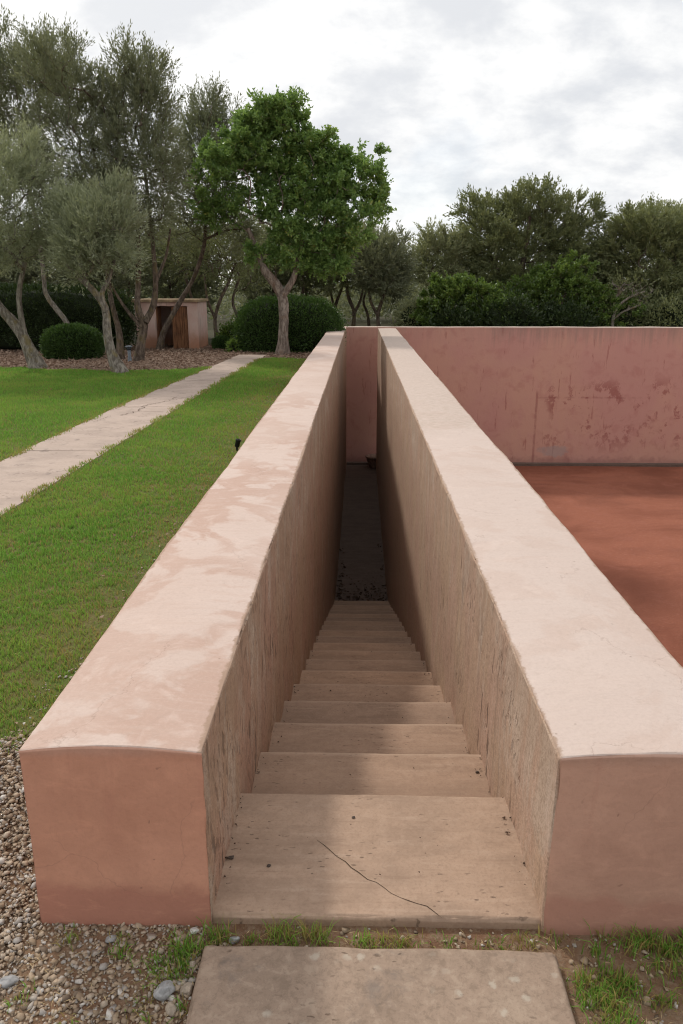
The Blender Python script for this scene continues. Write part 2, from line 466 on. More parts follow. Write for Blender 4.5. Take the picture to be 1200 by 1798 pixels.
def ground_mats():
    m, q, b, o = new_mat('soil')
    p = q.pos()
    n1 = q.noise(p, 2.2, 6, 0.6, 0.3)
    n2 = q.noise(p, 45, 6, 0.75)
    col = q.mix(q.rng(n1, 0.35, 0.65), (0.20, 0.105, 0.06), (0.27, 0.165, 0.10))
    col = q.mix(q.rng(n2, 0.42, 0.66, 0, 0.7), col, (0.34, 0.25, 0.17))
    far = q.rng(q.sep(p)[1], 19, 24)
    col = q.mix(q.math('MULTIPLY', far, q.rng(n1, 0.3, 0.6, 0.8, 1)), col, (0.055, 0.055, 0.028))
    finish(q, b, col, q.bump(q.math('ADD', n1, n2), 0.8, 0.02), 1.0)
    M['soil'] = m

    m, q, b, o = new_mat('turf')
    p = q.pos()
    n1 = q.noise(p, 1.8, 5, 0.6)
    col = q.mix(q.rng(n1, 0.35, 0.65), (0.085, 0.125, 0.022), (0.15, 0.13, 0.045))
    col = q.mix(q.rng(q.noise(p, 40, 5, .7), 0.5, 0.7, 0, .7), col, (0.20, 0.13, 0.065))
    finish(q, b, col, q.bump(q.noise(p, 50, 4), 0.8, 0.02), 1.0)
    M['turf'] = m

    m, q, b, o = new_mat('mulch')
    p = q.pos()
    n2 = q.noise(p, 24, 6, 0.75)
    col = q.mix(q.rng(n2, 0.36, 0.66), (0.15, 0.095, 0.065), (0.33, 0.235, 0.175))
    finish(q, b, col, q.bump(n2, 0.9, 0.03), 1.0)
    M['mulch'] = m

    m, q, b, o = new_mat('wood_chip')
    t = q.attr('tint')
    col = q.mix(t, (0.21, 0.13, 0.09), (0.38, 0.275, 0.205))
    finish(q, b, col)
    M['wood_chip'] = m

    m, q, b, o = new_mat('grass')
    t = q.attr('tint')
    hgt = q.attr('along')
    p = q.pos()
    dry = q.attr('dry')
    col = q.mix(t, (0.125, 0.305, 0.030), (0.265, 0.495, 0.080))
    col = q.mix(q.rng(q.noise(p, 1.1, 4, .6), 0.44, 0.64, 0, 0.6), col, (0.34, 0.48, 0.08))
    col = q.mix(dry, col, (0.46, 0.32, 0.12))
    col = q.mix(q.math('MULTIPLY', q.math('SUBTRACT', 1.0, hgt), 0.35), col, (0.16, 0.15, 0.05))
    tr = q.n('ShaderNodeBsdfTranslucent')
    q.put(tr.inputs[0], col)
    mx = q.n('ShaderNodeMixShader')
    mx.inputs[0].default_value = 0.45
    finish(q, b, col, None, 0.6)
    q.nt.links.new(b.outputs[0], mx.inputs[1])
    q.nt.links.new(tr.outputs[0], mx.inputs[2])
    q.nt.links.new(mx.outputs[0], o.inputs[0])
    M['grass'] = m

    m, q, b, o = new_mat('gravel')
    t = q.attr('tint')
    p = q.pos()
    r = q.n('ShaderNodeValToRGB')
    q.put(r.inputs[0], t)
    el = r.color_ramp.elements
    el[0].position, el[0].color = 0.0, (0.17, 0.125, 0.09, 1)
    el[1].position, el[1].color = 1.0, (0.62, 0.57, 0.51, 1)
    for ps, c in ((0.25, (0.33, 0.245, 0.165)), (0.5, (0.43, 0.33, 0.235)), (0.7, (0.49, 0.40, 0.31)), (0.88, (0.38, 0.35, 0.32))):
        e = el.new(ps)
        e.color = (*c, 1)
    col = q.mix(q.rng(q.noise(p, 120, 4, .7), 0.45, 0.7, 0, 0.4), r.outputs[0], (0.20, 0.14, 0.10))
    finish(q, b, col, q.bump(q.noise(p, 160, 4, .7), 0.4, 0.003), 0.9)
    M['gravel'] = m


ground_mats()


def leaf_mat(name, dark, light, yellow, trans=0.3, rough=0.55, yamt=0.06, spec=0.3):
    m, q, b, o = new_mat(name)
    t = q.attr('tint')
    col = q.mix(t, dark, light)
    col = q.mix(q.rng(t, 1.0 - yamt, 1.0 - yamt * 0.5, 0, 0.8), col, yellow)
    finish(q, b, col, None, rough)
    b.inputs['Specular IOR Level'].default_value = spec
    tr = q.n('ShaderNodeBsdfTranslucent')
    q.put(tr.inputs[0], q.mix(0.5, col, (light[0] * 1.25, light[1] * 1.25, light[2] * 0.6)))
    mx = q.n('ShaderNodeMixShader')
    mx.inputs[0].default_value = trans
    q.nt.links.new(b.outputs[0], mx.inputs[1])
    q.nt.links.new(tr.outputs[0], mx.inputs[2])
    q.nt.links.new(mx.outputs[0], o.inputs[0])
    M[name] = m


leaf_mat('olive_leaf', (0.120, 0.137, 0.080), (0.268, 0.285, 0.182), (0.27, 0.26, 0.12), 0.33)
leaf_mat('silver_olive_leaf', (0.217, 0.245, 0.154), (0.410, 0.439, 0.302), (0.36, 0.35, 0.18), 0.33)
leaf_mat('wild_olive_leaf', (0.120, 0.142, 0.066), (0.268, 0.291, 0.142), (0.30, 0.28, 0.10), 0.32)
leaf_mat('pale_olive_leaf', (0.205, 0.228, 0.125), (0.376, 0.393, 0.228), (0.36, 0.34, 0.16), 0.33)
leaf_mat('carob_leaf', (0.080, 0.160, 0.048), (0.30, 0.44, 0.130), (0.50, 0.48, 0.13), 0.38, 0.36, 0.10, 0.5)
leaf_mat('lentisk_leaf', (0.057, 0.108, 0.025), (0.194, 0.285, 0.063), (0.32, 0.38, 0.09), 0.33, 0.4, 0.14, 0.45)
leaf_mat('hedge_leaf', (0.035, 0.070, 0.018), (0.085, 0.155, 0.036), (0.14, 0.22, 0.05), 0.25, 0.45, 0.1, 0.4)
leaf_mat('dark_hedge_leaf', (0.020, 0.034, 0.011), (0.050, 0.080, 0.022), (0.11, 0.18, 0.035), 0.2, 0.5, 0.12, 0.35)


def bark_mat(name, a, c2, moss):
    m, q, b, o = new_mat(name)
    p = q.pos()
    n1 = q.noise(q.vmul(p, (1, 1, 0.35)), 18, 6, 0.65, 0.4)
    n2 = q.noise(p, 5, 4, 0.6)
    col = q.mix(q.rng(n1, 0.38, 0.64), a, c2)
    col = q.mix(q.rng(n2, 0.52, 0.68, 0, 0.6), col, moss)
    finish(q, b, col, q.bump(n1, 0.9, 0.03), 0.95)
    M[name] = m


bark_mat('grey_bark', (0.12, 0.10, 0.08), (0.32, 0.285, 0.24), (0.22, 0.17, 0.06))
bark_mat('brown_bark', (0.075, 0.055, 0.042), (0.20, 0.155, 0.12), (0.15, 0.115, 0.045))
bark_mat('carob_bark', (0.14, 0.105, 0.085), (0.33, 0.27, 0.225), (0.21, 0.13, 0.085))


def plain(name, col, rough=0.6, var=0.15, scale=20, metallic=0.0):
    m, q, b, o = new_mat(name)
    p = q.pos()
    n = q.noise(p, scale, 5, 0.6)
    finish(q, b, q.mix(q.rng(n, 0.35, 0.68), tuple(v * (1 - var) for v in col), tuple(v * (1 + var) for v in col)), q.bump(n, 0.2, 0.004), rough)
    b.inputs['Metallic'].default_value = metallic
    M[name] = m


plain('black_plastic', (0.015, 0.015, 0.016), 0.45)
plain('grey_metal', (0.16, 0.18, 0.20), 0.45, 0.2, 30)
plain('glass_dark', (0.03, 0.035, 0.04), 0.1)
plain('terracotta', (0.26, 0.17, 0.13), 0.9, 0.3, 14)
plain('pot_soil', (0.06, 0.045, 0.03), 1.0, 0.4, 40)
plain('grey_stone', (0.33, 0.325, 0.32), 0.85, 0.25, 60)
plain('white_stone', (0.60, 0.58, 0.55), 0.85, 0.15, 60)
plain('tan_stone', (0.38, 0.31, 0.24), 0.85, 0.25, 60)
plain('dark_stone', (0.10, 0.075, 0.06), 0.85, 0.3, 60)
plain('crack_dirt', (0.085, 0.055, 0.035), 1.0, 0.4, 90)
plain('dead_leaf', (0.085, 0.05, 0.032), 0.8, 0.5, 25)
plain('roof_slab', (0.36, 0.26, 0.16), 0.95, 0.25, 8)
plain('hedge_core', (0.018, 0.026, 0.010), 1.0, 0.4, 6)
plain('straw', (0.42, 0.31, 0.17), 0.9, 0.3, 60)


def shed_mats():
    m, q, b, o = new_mat('shed_plaster')
    p = q.pos()
    x, y, z = q.sep(p)
    n = q.noise(p, 4, 6, 0.6, 0.4)
    col = q.mix(q.rng(n, 0.35, 0.65), (0.68, 0.46, 0.395), (0.72, 0.54, 0.475))
    zz = q.math('ADD', z, q.math('MULTIPLY', n, -0.7))
    col = q.mix(q.rng(zz, -0.25, 0.25, 0.85, 0), col, (0.42, 0.19, 0.10))
    col = q.mix(q.rng(q.noise(q.vmul(p, (8, 8, .6)), 2, 4), .58, .7, 0, .5), col, (0.36, 0.24, 0.19))
    finish(q, b, col, q.bump(n, .4, .02), .9)
    M['shed_plaster'] = m
    m, q, b, o = new_mat('old_wood')
    p = q.pos()
    n = q.noise(q.vmul(p, (14, 14, 1.1)), 2.6, 7, 0.65, 0.6)
    col = q.mix(q.rng(n, 0.34, 0.66), (0.11, 0.045, 0.022), (0.34, 0.165, 0.085))
    col = q.mix(q.rng(q.noise(p, 3, 4), .5, .68, 0, .5), col, (0.05, 0.03, 0.022))
    finish(q, b, col, q.bump(n, .6, .01), .85)
    M['old_wood'] = m


shed_mats()


# ------------------------------------------------------------------ mesh helpers
def link(o, parent=None):
    COL.objects.link(o)
    if parent is not None:
        o.parent = parent
    return o


def tag(o, label=None, cat=None, group=None, kind=None):
    if label:
        o['label'] = label
    if cat:
        o['category'] = cat
    if group:
        o['group'] = group
    if kind:
        o['kind'] = kind
    return o


def empty(name, loc=(0, 0, 0)):
    o = bpy.data.objects.new(name, None)
    o.location = loc
    o.empty_display_size = 0.2
    return link(o)


def np_obj(name, V, F, mats, parent=None, origin=(0, 0, 0), attrs=None, smooth=False, midx=None):
    """V (n,3) in world space, F a list of (m,k) index arrays or one array"""
    V = np.asarray(V, dtype=np.float32) - np.asarray(origin, dtype=np.float32)
    if isinstance(F, np.ndarray):
        F = [F]
    me = bpy.data.meshes.new(name)
    me.vertices.add(len(V))
    me.vertices.foreach_set('co', V.ravel())
    loops = np.concatenate([f.ravel() for f in F]).astype(np.int32)
    tot = np.concatenate([np.full(len(f), f.shape[1], dtype=np.int32) for f in F])
    start = np.concatenate([[0], np.cumsum(tot)[:-1]]).astype(np.int32)
    me.loops.add(len(loops))
    me.loops.foreach_set('vertex_index', loops)
    me.polygons.add(len(tot))
    me.polygons.foreach_set('loop_start', start)
    me.polygons.foreach_set('loop_total', tot)
    if smooth:
        me.polygons.foreach_set('use_smooth', np.ones(len(tot), dtype=bool))
    if midx is not None:
        me.polygons.foreach_set('material_index', np.asarray(midx, dtype=np.int32))
    for k, a in (attrs or {}).items():
        at = me.attributes.new(k, 'FLOAT', 'POINT')
        at.data.foreach_set('value', np.asarray(a, dtype=np.float32))
    me.update()
    me.validate()
    for mm in (mats if isinstance(mats, (list, tuple)) else [mats]):
        me.materials.append(M[mm])
    o = bpy.data.objects.new(name, me)
    if parent is None:
        o.location = origin
    else:
        pl = np.array(parent.matrix_basis.translation) if parent.parent is None else np.array(parent.parent.location) + np.array(parent.location)
        o.location = tuple(np.asarray(origin) - pl)
    return link(o, parent)


def bm_obj(name, bm, mat, parent=None, origin=(0, 0, 0), smooth=False):
    """bmesh in world space"""
    bmesh.ops.recalc_face_normals(bm, faces=bm.faces)
    bmesh.ops.translate(bm, verts=bm.verts, vec=-Vector(origin))
    me = bpy.data.meshes.new(name)
    bm.to_mesh(me)
    bm.free()
    for p in me.polygons:
        p.use_smooth = smooth
    me.materials.append(M[mat])
    o = bpy.data.objects.new(name, me)
    if parent is None:
        o.location = origin
    else:
        pl = Vector(parent.location) if parent.parent is None else Vector(parent.parent.location) + Vector(parent.location)
        o.location = Vector(origin) - pl
    return link(o, parent)


def bm_box(bm, x0, x1, y0, y1, z0, z1, bev=0.0):
    vs = [bm.verts.new((x, y, z)) for z in (z0, z1) for y in (y0, y1) for x in (x0, x1)]
    fs = [(0, 1, 3, 2), (4, 6, 7, 5), (0, 4, 5, 1), (2, 3, 7, 6), (0, 2, 6, 4), (1, 5, 7, 3)]
    faces = [bm.faces.new([vs[i] for i in f]) for f in fs]
    if bev:
        es = list({e for f in faces for e in f.edges})
        bmesh.ops.bevel(bm, geom=es, offset=bev, segments=2, affect='EDGES', profile=0.6)


def bm_lathe(bm, cx, cy, prof, n=20):
    rings = []
    for r, z in prof:
        rings.append([bm.verts.new((cx + r * math.cos(2 * math.pi * k / n), cy + r * math.sin(2 * math.pi * k / n), z)) for k in range(n)])
    for a, b in zip(rings, rings[1:]):
        for k in range(n):
            bm.faces.new((a[k], a[(k + 1) % n], b[(k + 1) % n], b[k]))
    if prof[0][0] > 1e-4:
        bm.faces.new(rings[0][::-1])
    if prof[-1][0] > 1e-4:
        bm.faces.new(rings[-1])


def fb(p, s, o=0.0):
    return mnoise.fractal(Vector((p[0] * s + o, p[1] * s + o * 1.7, p[2] * s - o)), 1.0, 2.0, 3, noise_basis='PERLIN_ORIGINAL')


def axis(a, b, r, step):
    """grid lines from a to b, close together at both ends; step is f(position)"""
    c = [a, a + 0.3 * r, a + 0.65 * r, a + r, a + 1.4 * r, a + 2.4 * r]
    t = a + 2.4 * r
    while True:
        t += step(t)
        if t > b - 2.4 * r - 0.4 * step(t):
            break
        c.append(t)
    return c + [b - 2.4 * r, b - 1.4 * r, b - r, b - 0.65 * r, b - 0.3 * r, b]


def plaster_block(name, x, y, z, r, steps, disp, mat_of, mats, parent=None, origin=(0, 0, 0)):
    """hand-plastered rounded block: every face a grid, edges rounded, surface moved by disp(p, n)"""
    ax = [axis(*x, r, steps[0]), axis(*y, r, steps[1]), axis(*z, r, steps[2])]
    n = [len(a) for a in ax]
    idx, V, F, MI = {}, [], [], []
    lo = np.array([x[0] + r, y[0] + r, z[0] + r])
    hi = np.array([x[1] - r, y[1] - r, z[1] - r])

    def vid(i, j, k):
        key = (i, j, k)
        if key not in idx:
            p = np.array([ax[0][i], ax[1][j], ax[2][k]])
            c = np.minimum(np.maximum(p, lo), hi)
            dd = p - c
            ln = math.sqrt((dd * dd).sum())
            nn = dd / ln
            q = c + nn * r
            edge = (np.abs(nn) > 0.05).sum() > 1
            V.append(disp(q, nn, edge))
            idx[key] = len(V) - 1
        return idx[key]

    for d in range(3):
        u, v = [(1, 2), (2, 0), (0, 1)][d]
        for side in (0, 1):
            for a in range(n[u] - 1):
                for c in range(n[v] - 1):
                    quad = []
                    for (da, dc) in ((0, 0), (1, 0), (1, 1), (0, 1)):
                        t = [0, 0, 0]
                        t[d] = (n[d] - 1) * side
                        t[u] = a + da
                        t[v] = c + dc
                        quad.append(vid(*t))
                    F.append(quad if side else quad[::-1])
                    MI.append(mat_of(d, side))
    return np_obj(name, np.array(V), np.array(F), mats, parent, origin, None, True, MI)


# tubes and leaves ---------------------------------------------------
def frames(D):
    up = np.where(np.abs(D[:, 2:3]) > 0.9, np.array([[1.0, 0, 0]]), np.array([[0, 0, 1.0]]))
    A = np.cross(D, up)
    A /= np.linalg.norm(A, axis=1, keepdims=True) + 1e-9
    B = np.cross(D, A)
    return A, B


def tubes(P0, P1, R0, R1, k):
    D = P1 - P0
    L = np.linalg.norm(D, axis=1, keepdims=True) + 1e-9
    A, B = frames(D / L)
    ang = np.arange(k) * 2 * math.pi / k
    ca, sa = np.cos(ang)[None, :, None], np.sin(ang)[None, :, None]
    ring = A[:, None, :] * ca + B[:, None, :] * sa
    V0 = P0[:, None, :] + ring * R0[:, None, None]
    V1 = P1[:, None, :] + ring * R1[:, None, None]
    V = np.concatenate([V0, V1], axis=1).reshape(-1, 3)
    n = len(P0)
    base = (np.arange(n) * 2 * k)[:, None]
    i = np.arange(k)[None, :]
    j = (np.arange(k)[None, :] + 1) % k
    F = np.stack([base + i, base + j, base + k + j, base + k + i], axis=2).reshape(-1, 4)
    return V, F


def leaves(P, D, length, width, rng, fold=0.25):
    """diamond leaf quads at P pointing along D"""
    n = len(P)
    D = D / (np.linalg.norm(D, axis=1, keepdims=True) + 1e-9)
    A, B = frames(D)
    roll = rng.uniform(0, 2 * math.pi, n)[:, None]
    S = A * np.cos(roll) + B * np.sin(roll)
    N = np.cross(D, S)
    L = (length * rng.uniform(0.7, 1.25, n))[:, None]
    W = (width * rng.uniform(0.75, 1.2, n))[:, None]
    mid = P + D * L * 0.5
    V = np.stack([P, mid + S * W * 0.5 + N * W * fold, P + D * L, mid - S * W * 0.5 + N * W * fold], axis=1).reshape(-1, 3)
    F = (np.arange(n) * 4)[:, None] + np.arange(4)[None, :]
    return V, F


def join(parts):
    V, F, off = [], {}, 0
    for v, f in parts:
        V.append(v)
        F.setdefault(f.shape[1], []).append(f + off)
        off += len(v)
    return np.concatenate(V), [np.concatenate(a) for a in F.values()]


def rdir(n, rng):
    v = rng.normal(size=(n, 3))
    return v / np.linalg.norm(v, axis=1, keepdims=True)


# ================================================================== THE SETTING
WT = 0.50          # wall top
FL = -3.46         # level of the sunken court
GZ = -0.03         # soil level
RISE, RUN, NOSE0 = 0.173, 0.497, 2.18
LX0, LX1 = -0.85, -0.385       # left wall
RX0, RX1 = 0.488, 0.985        # right wall
YF = 1.65                      # front ends
YB = 22.45                     # face of the far wall
PX1 = 20.0                     # far side of the court

# ground: one sheet to the horizon with the pit of the court left open
xs = [-700, -60, -12, -0.6, PX1 + 0.2, 60, 700]
ys = [-60, -5, 1.9, YB + 0.25, 60, 900]
V = [(x, y, GZ) for y in ys for x in xs]
F = []
for j in range(len(ys) - 1):
    for i in range(len(xs) - 1):
        if xs[i] == -0.6 and ys[j] == 1.9:
            continue
        a = j * len(xs) + i
        F.append((a, a + 1, a + 1 + len(xs), a + len(xs)))
tag(np_obj('ground', V, np.array(F), 'soil'), kind='structure', label='bare brown soil around the sunken court')

PATH_R = [(2.0, -2.70), (5.36, -2.63), (9.42, -2.54), (14.4, -2.45), (19.28, -2.27)]
PATH_L = [(2.0, -3.52), (7.18, -3.45), (10.57, -3.39), (14.47, -3.21), (19.28, -2.97)]


def lerp(tab, y):
    return np.interp(y, [t[0] for t in tab], [t[1] for t in tab])


def mulch_edge(x):
    """y where the lawn on the far side of the path gives way to bark mulch"""
    return np.interp(x, [-14, -9, -7.5, -6.2, -4.56, -3.7, -3.0], [16.6, 16.4, 16.2, 15.75, 15.5, 15.8, 16.3]) + 0.10 * np.sin(np.asarray(x) * 5.3) + 0.05 * np.sin(np.asarray(x) * 13.1)


def strip(name, mat, rows, z, label, kind='structure'):
    """sheet between x0(y) and x1(y)"""
    V, F = [], []
    for y, x0, x1 in rows:
        V += [(x0, y, z), (x1, y, z)]
    for i in range(len(rows) - 1):
        F.append((2 * i, 2 * i + 1, 2 * i + 3, 2 * i + 2))
    return tag(np_obj(name, V, np.array(F), mat), kind=kind, label=label)


yy = np.linspace(2.45, 18.5, 60)
strip('lawn_ground', 'turf', [(y, float(lerp(PATH_R, y)) + 0.0, LX0 + 0.05) for y in yy], GZ + 0.006, 'turf between the path and the left wall')
xx = np.linspace(-14, -2.9, 60)
V, F = [], []
for x in xx:
    V += [(x, 0.5, GZ + 0.006), (x, float(mulch_edge(x)), GZ + 0.006)]
for i in range(len(xx) - 1):
    F.append((2 * i, 2 * i + 2, 2 * i + 3, 2 * i + 1))
tag(np_obj('lawn_ground', V, np.array(F), 'turf'), kind='structure', label='turf left of the concrete path')
V, F = [], []
for x in xx:
    V += [(x, float(mulch_edge(x)), GZ + 0.012), (x, 22.5, GZ + 0.012)]
for i in range(len(xx) - 1):
    F.append((2 * i, 2 * i + 2, 2 * i + 3, 2 * i + 1))
tag(np_obj('mulch_bed', V, np.array(F), 'mulch'), kind='structure', label='bark mulch bed beneath the olive trees')
strip('mulch_bed', 'mulch', [(18.35, -2.95, LX0 + 0.05), (22.5, -2.95, LX0 + 0.05)], GZ + 0.010, 'bark mulch around the carob tree')

# concrete path of cast slabs
path = tag(empty('path', (-3.0, 10.0, 0)), 'narrow pinkish concrete path crossing the lawn', kind='structure')
yj = [2.0]
rp = random.Random(3)
while yj[-1] < 19.2:
    yj.append(min(19.28, yj[-1] + rp.choice((1.25, 1.45, 1.6))))
if yj[-1] - yj[-2] < 0.5:
    yj.pop(-2)
for a, b_ in zip(yj, yj[1:]):
    bm = bmesh.new()
    dzs = rp.uniform(-0.003, 0.003)
    n = 10
    top, bot = [], []
    ysr = np.linspace(a + 0.004, b_ - 0.004, n)
    for y in ysr:
        w0 = 0.010 * fb((0, y, 1), 2.2) + 0.006 * fb((0, y, 1), 9)
        w1 = 0.010 * fb((9, y, 1), 2.2) + 0.006 * fb((9, y, 1), 9)
        top.append((float(lerp(PATH_L, y)) + w0, y))
        bot.append((float(lerp(PATH_R, y)) + w1, y))
    up, dn = [], []
    outline = top + bot[::-1]
    for x, y in outline:
        up.append(bm.verts.new((x, y, -0.014 + dzs)))
        dn.append(bm.verts.new((x, y, -0.09)))
    bm.faces.new(up)
    for k in range(len(up)):
        bm.faces.new((up[k], up[(k + 1) % len(up)], dn[(k + 1) % len(up)], dn[k]))
    bm_obj('slab', bm, 'path_concrete', path, (float(lerp(PATH_L, a)), a, 0))


def crack_strip(name, pts, w, z, mat, parent, seed, jit=0.012, surf=None):
    """narrow jagged crack as a thin ribbon"""
    r = random.Random(seed)
    P = []
    for (x0, y0), (x1, y1) in zip(pts, pts[1:]):
        n = max(2, int(math.hypot(x1 - x0, y1 - y0) / 0.025))
        for k in range(n):
            t = k / n
            P.append((x0 + (x1 - x0) * t + r.uniform(-jit, jit), y0 + (y1 - y0) * t + r.uniform(-jit, jit)))
    P.append(pts[-1])
    V, F = [], []
    for i, (x, y) in enumerate(P):
        a, b_ = P[max(0, i - 1)], P[min(len(P) - 1, i + 1)]
        dx_, dy_ = b_[0] - a[0], b_[1] - a[1]
        l = math.hypot(dx_, dy_) + 1e-6
        ww = w * r.uniform(0.5, 1.3) * (0.3 if i in (0, len(P) - 1) else 1)
        V += [(x - dy_ / l * ww, y + dx_ / l * ww, z), (x + dy_ / l * ww, y - dx_ / l * ww, z)]
    if surf:
        V = [(x, y, surf((x, y, 0.0), (0, 0, 1), False)[2] + z) for x, y, _ in V]
    for i in range(len(P) - 1):
        F.append((2 * i, 2 * i + 1, 2 * i + 3, 2 * i + 2))
    return np_obj(name, V, np.array(F), mat, parent, (pts[0][0], pts[0][1], z))


crack_strip('crack', [(-3.12, 9.9), (-2.98, 10.3), (-3.02, 10.8), (-2.8, 11.3), (-2.78, 11.7)], 0.0045, -0.008, 'crack_dirt', path, 5, 0.03)
crack_strip('crack', [(-2.98, 10.3), (-2.62, 10.25)], 0.0035, -0.008, 'crack_dirt', path, 6, 0.02)
crack_strip('crack', [(-2.75, 11.3), (-2.55, 11.9)], 0.003, -0.008, 'crack_dirt', path, 8, 0.02)
crack_strip('crack', [(-3.28, 9.4), (-3.22, 9.9)], 0.003, -0.008, 'crack_dirt', path, 9, 0.02)

# floors below
strip('corridor_floor', 'corridor_stone', [(11.55, LX1 - 0.03, RX0 + 0.02), (YB + 0.05, LX1 - 0.03, RX0 + 0.02)], FL, 'stone floor at the foot of the stairs, deep shade darkened into its colour')
V, F = [], []
gx = np.linspace(RX0 + 0.02, PX1 + 0.1, 40)
gy_ = np.linspace(2.0, YB + 0.1, 40)
for y in gy_:
    for x in gx:
        V.append((x, y, FL - 0.002 + 0.012 * fb((x, y, 0), 0.4)))
for j in range(39):
    for i in range(39):
        a = j * 40 + i
        F.append((a, a + 1, a + 41, a + 40))
tag(np_obj('court_floor', V, np.array(F), 'red_court', smooth=True), kind='structure', label='red earth floor of the sunken court')

# ================================================================== PLASTERED WALLS


def wall_disp(x0, x1, y0, y1, z1, lip_front=True, along='y', chip=0.013, camber=0.017, rough_in=0.0, inner=None):
    def f(q, nn, edge):
        p = Vector(q)
        w = max(0.0, min(1.0, (p.z - (z1 - 0.09)) / 0.09))
        if along == 'y':
            u = (p.x - x0) / (x1 - x0)
        else:
            u = (p.y - y0) / (y1 - y0)
        o = Vector(p)
        o.z += camber * (1 - (2 * u - 1) ** 2) * w * (0.55 + 0.45 * max(0, min(1, (4 - p.y) / 2)))
        o += Vector(nn) * (0.007 * fb(p, 1.1, 3) + 0.0028 * fb(p, 5.5, 1))
        if along == 'y':
            o.x += 0.011 * fb((0, p.y, 0), 0.5, x0)
        else:
            o.y += 0.008 * fb((p.x, 0, 0), 0.5, y0)
        if nn[2] > 0.9:
            o.z += 0.0035 * fb(p, 2.4, 7)
        if edge:
            c = fb(p, 13, 5) + 0.6 * fb(p, 34, 9)
            o -= Vector(nn) * (0.001 + chip * max(0.0, c))
        if inner is not None and abs(p.x - inner) < 0.03 and p.z < z1 - 0.012:
            o.x += (0.004 * fb((p.x, p.y * 1.0, p.z * 0.35), 11, 2) + 0.003 * fb(p, 24, 4)) * (1 if nn[0] > 0 else -1)
        # thin lip where the top coat runs over the front
        if lip_front and p.y < y0 + 0.03 and p.z > z1 - 0.016:
            o.y -= 0.0035 + 0.003 * fb(p, 9, 2)
        # front sides splay slightly with height
        return (o.x, o.y, o.z)
    return f


def stepY(t):
    return 0.02 if t < 3.6 else 0.04 if t < 5.5 else (0.07 if t < 8 else 0.16)


def stepZ(t):
    return 0.035 if t > -0.1 else (0.06 if t > -1.2 else 0.14)


lw = plaster_block('plaster_wall', (LX0, LX1), (YF, YB + 0.45), (-3.9, WT), 0.007,
                   (lambda t: 0.045, stepY, stepZ),
                   wall_disp(LX0, LX1, YF, YB, WT, inner=LX1),
                   lambda d, s: {(2, 1): 0, (0, 1): 2}.get((d, s), 1),
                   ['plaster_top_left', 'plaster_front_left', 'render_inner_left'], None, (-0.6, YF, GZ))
tag(lw, 'long pink plaster wall on the left of the stairs with blotched top', 'wall')
rw = plaster_block('plaster_wall', (RX0, RX1), (YF, 21.75), (-3.9, WT), 0.007,
                   (lambda t: 0.045, stepY, stepZ),
                   wall_disp(RX0, RX1, YF, 21, WT, inner=RX0),
                   lambda d, s: {(2, 1): 0, (0, 0): 2, (0, 1): 3, (1, 1): 2}.get((d, s), 1),
                   ['plaster_top_right', 'plaster_front_right', 'render_inner_right', 'rose_plaster'], None, (0.7, YF, GZ))
tag(rw, 'long plaster wall with pale top between the stairs and the red court', 'wall')
nw = plaster_block('plaster_wall', (RX1 - 0.02, PX1), (YF + 0.001, 2.15), (-3.9, WT - 0.002), 0.012,
                   (lambda t: 0.05 if t < 2 else 0.4, lambda t: 0.05, lambda t: 0.05 if t > -0.1 else 0.4),
                   wall_disp(RX1, PX1, YF, 2.15, WT, along='x'),
                   lambda d, s: {(2, 1): 0, (1, 1): 2}.get((d, s), 1),
                   ['plaster_top_right', 'plaster_front_right', 'rose_plaster'], None, (6, YF, GZ))
tag(nw, 'near pink wall with pale top running off to the right edge', 'wall')
fw = plaster_block('plaster_wall', (LX1 - 0.02, PX1), (YB, YB + 0.42), (-3.9, WT - 0.003), 0.012,
                   (lambda t: 0.16, lambda t: 0.09, lambda t: 0.12),
                   wall_disp(LX1, PX1, YB, YB + .42, WT, False, 'x', 0.012, 0.006),
                   lambda d, s: 0 if (d, s) == (2, 1) else 1,
                   ['plaster_top_right', 'rose_plaster'], None, (6, YB, FL))
tag(fw, 'rose pink stained wall closing the far end of the sunken court', 'wall')
ew = plaster_block('plaster_wall', (PX1 - 0.02, PX1 + 0.45), (YF, YB + 0.42), (-3.9, WT - 0.006), 0.012,
                   (lambda t: 0.1, lambda t: 0.5, lambda t: 0.4),
                   wall_disp(PX1, PX1 + .45, YF, YB, WT, False),
                   lambda d, s: 0 if (d, s) == (2, 1) else 1,
                   ['plaster_top_right', 'rose_plaster'], None, (PX1, 12, FL))
tag(ew, 'side wall of the court beyond the right edge', 'wall')
bm = bmesh.new()
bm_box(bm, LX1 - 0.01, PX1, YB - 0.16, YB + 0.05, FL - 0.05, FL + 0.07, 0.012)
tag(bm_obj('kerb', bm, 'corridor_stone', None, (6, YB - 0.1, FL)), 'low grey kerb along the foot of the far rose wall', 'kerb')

# ================================================================== STAIRS
stairs = tag(empty('staircase', (0.05, YF, 0)), 'narrow descending stone staircase between the two long walls', 'staircase')


def step_disp(seed):
    def f(q, nn, edge):
        p = Vector(q)
        o = p + Vector(nn) * (0.003 * fb(p, 3.0, seed) + 0.0012 * fb(p, 17, seed))
        if edge:
            o -= Vector(nn) * (0.001 + 0.014 * max(0, fb(p, 15, seed) + 0.3 * fb(p, 40, seed)))
        return (o.x, o.y, o.z)
    return f


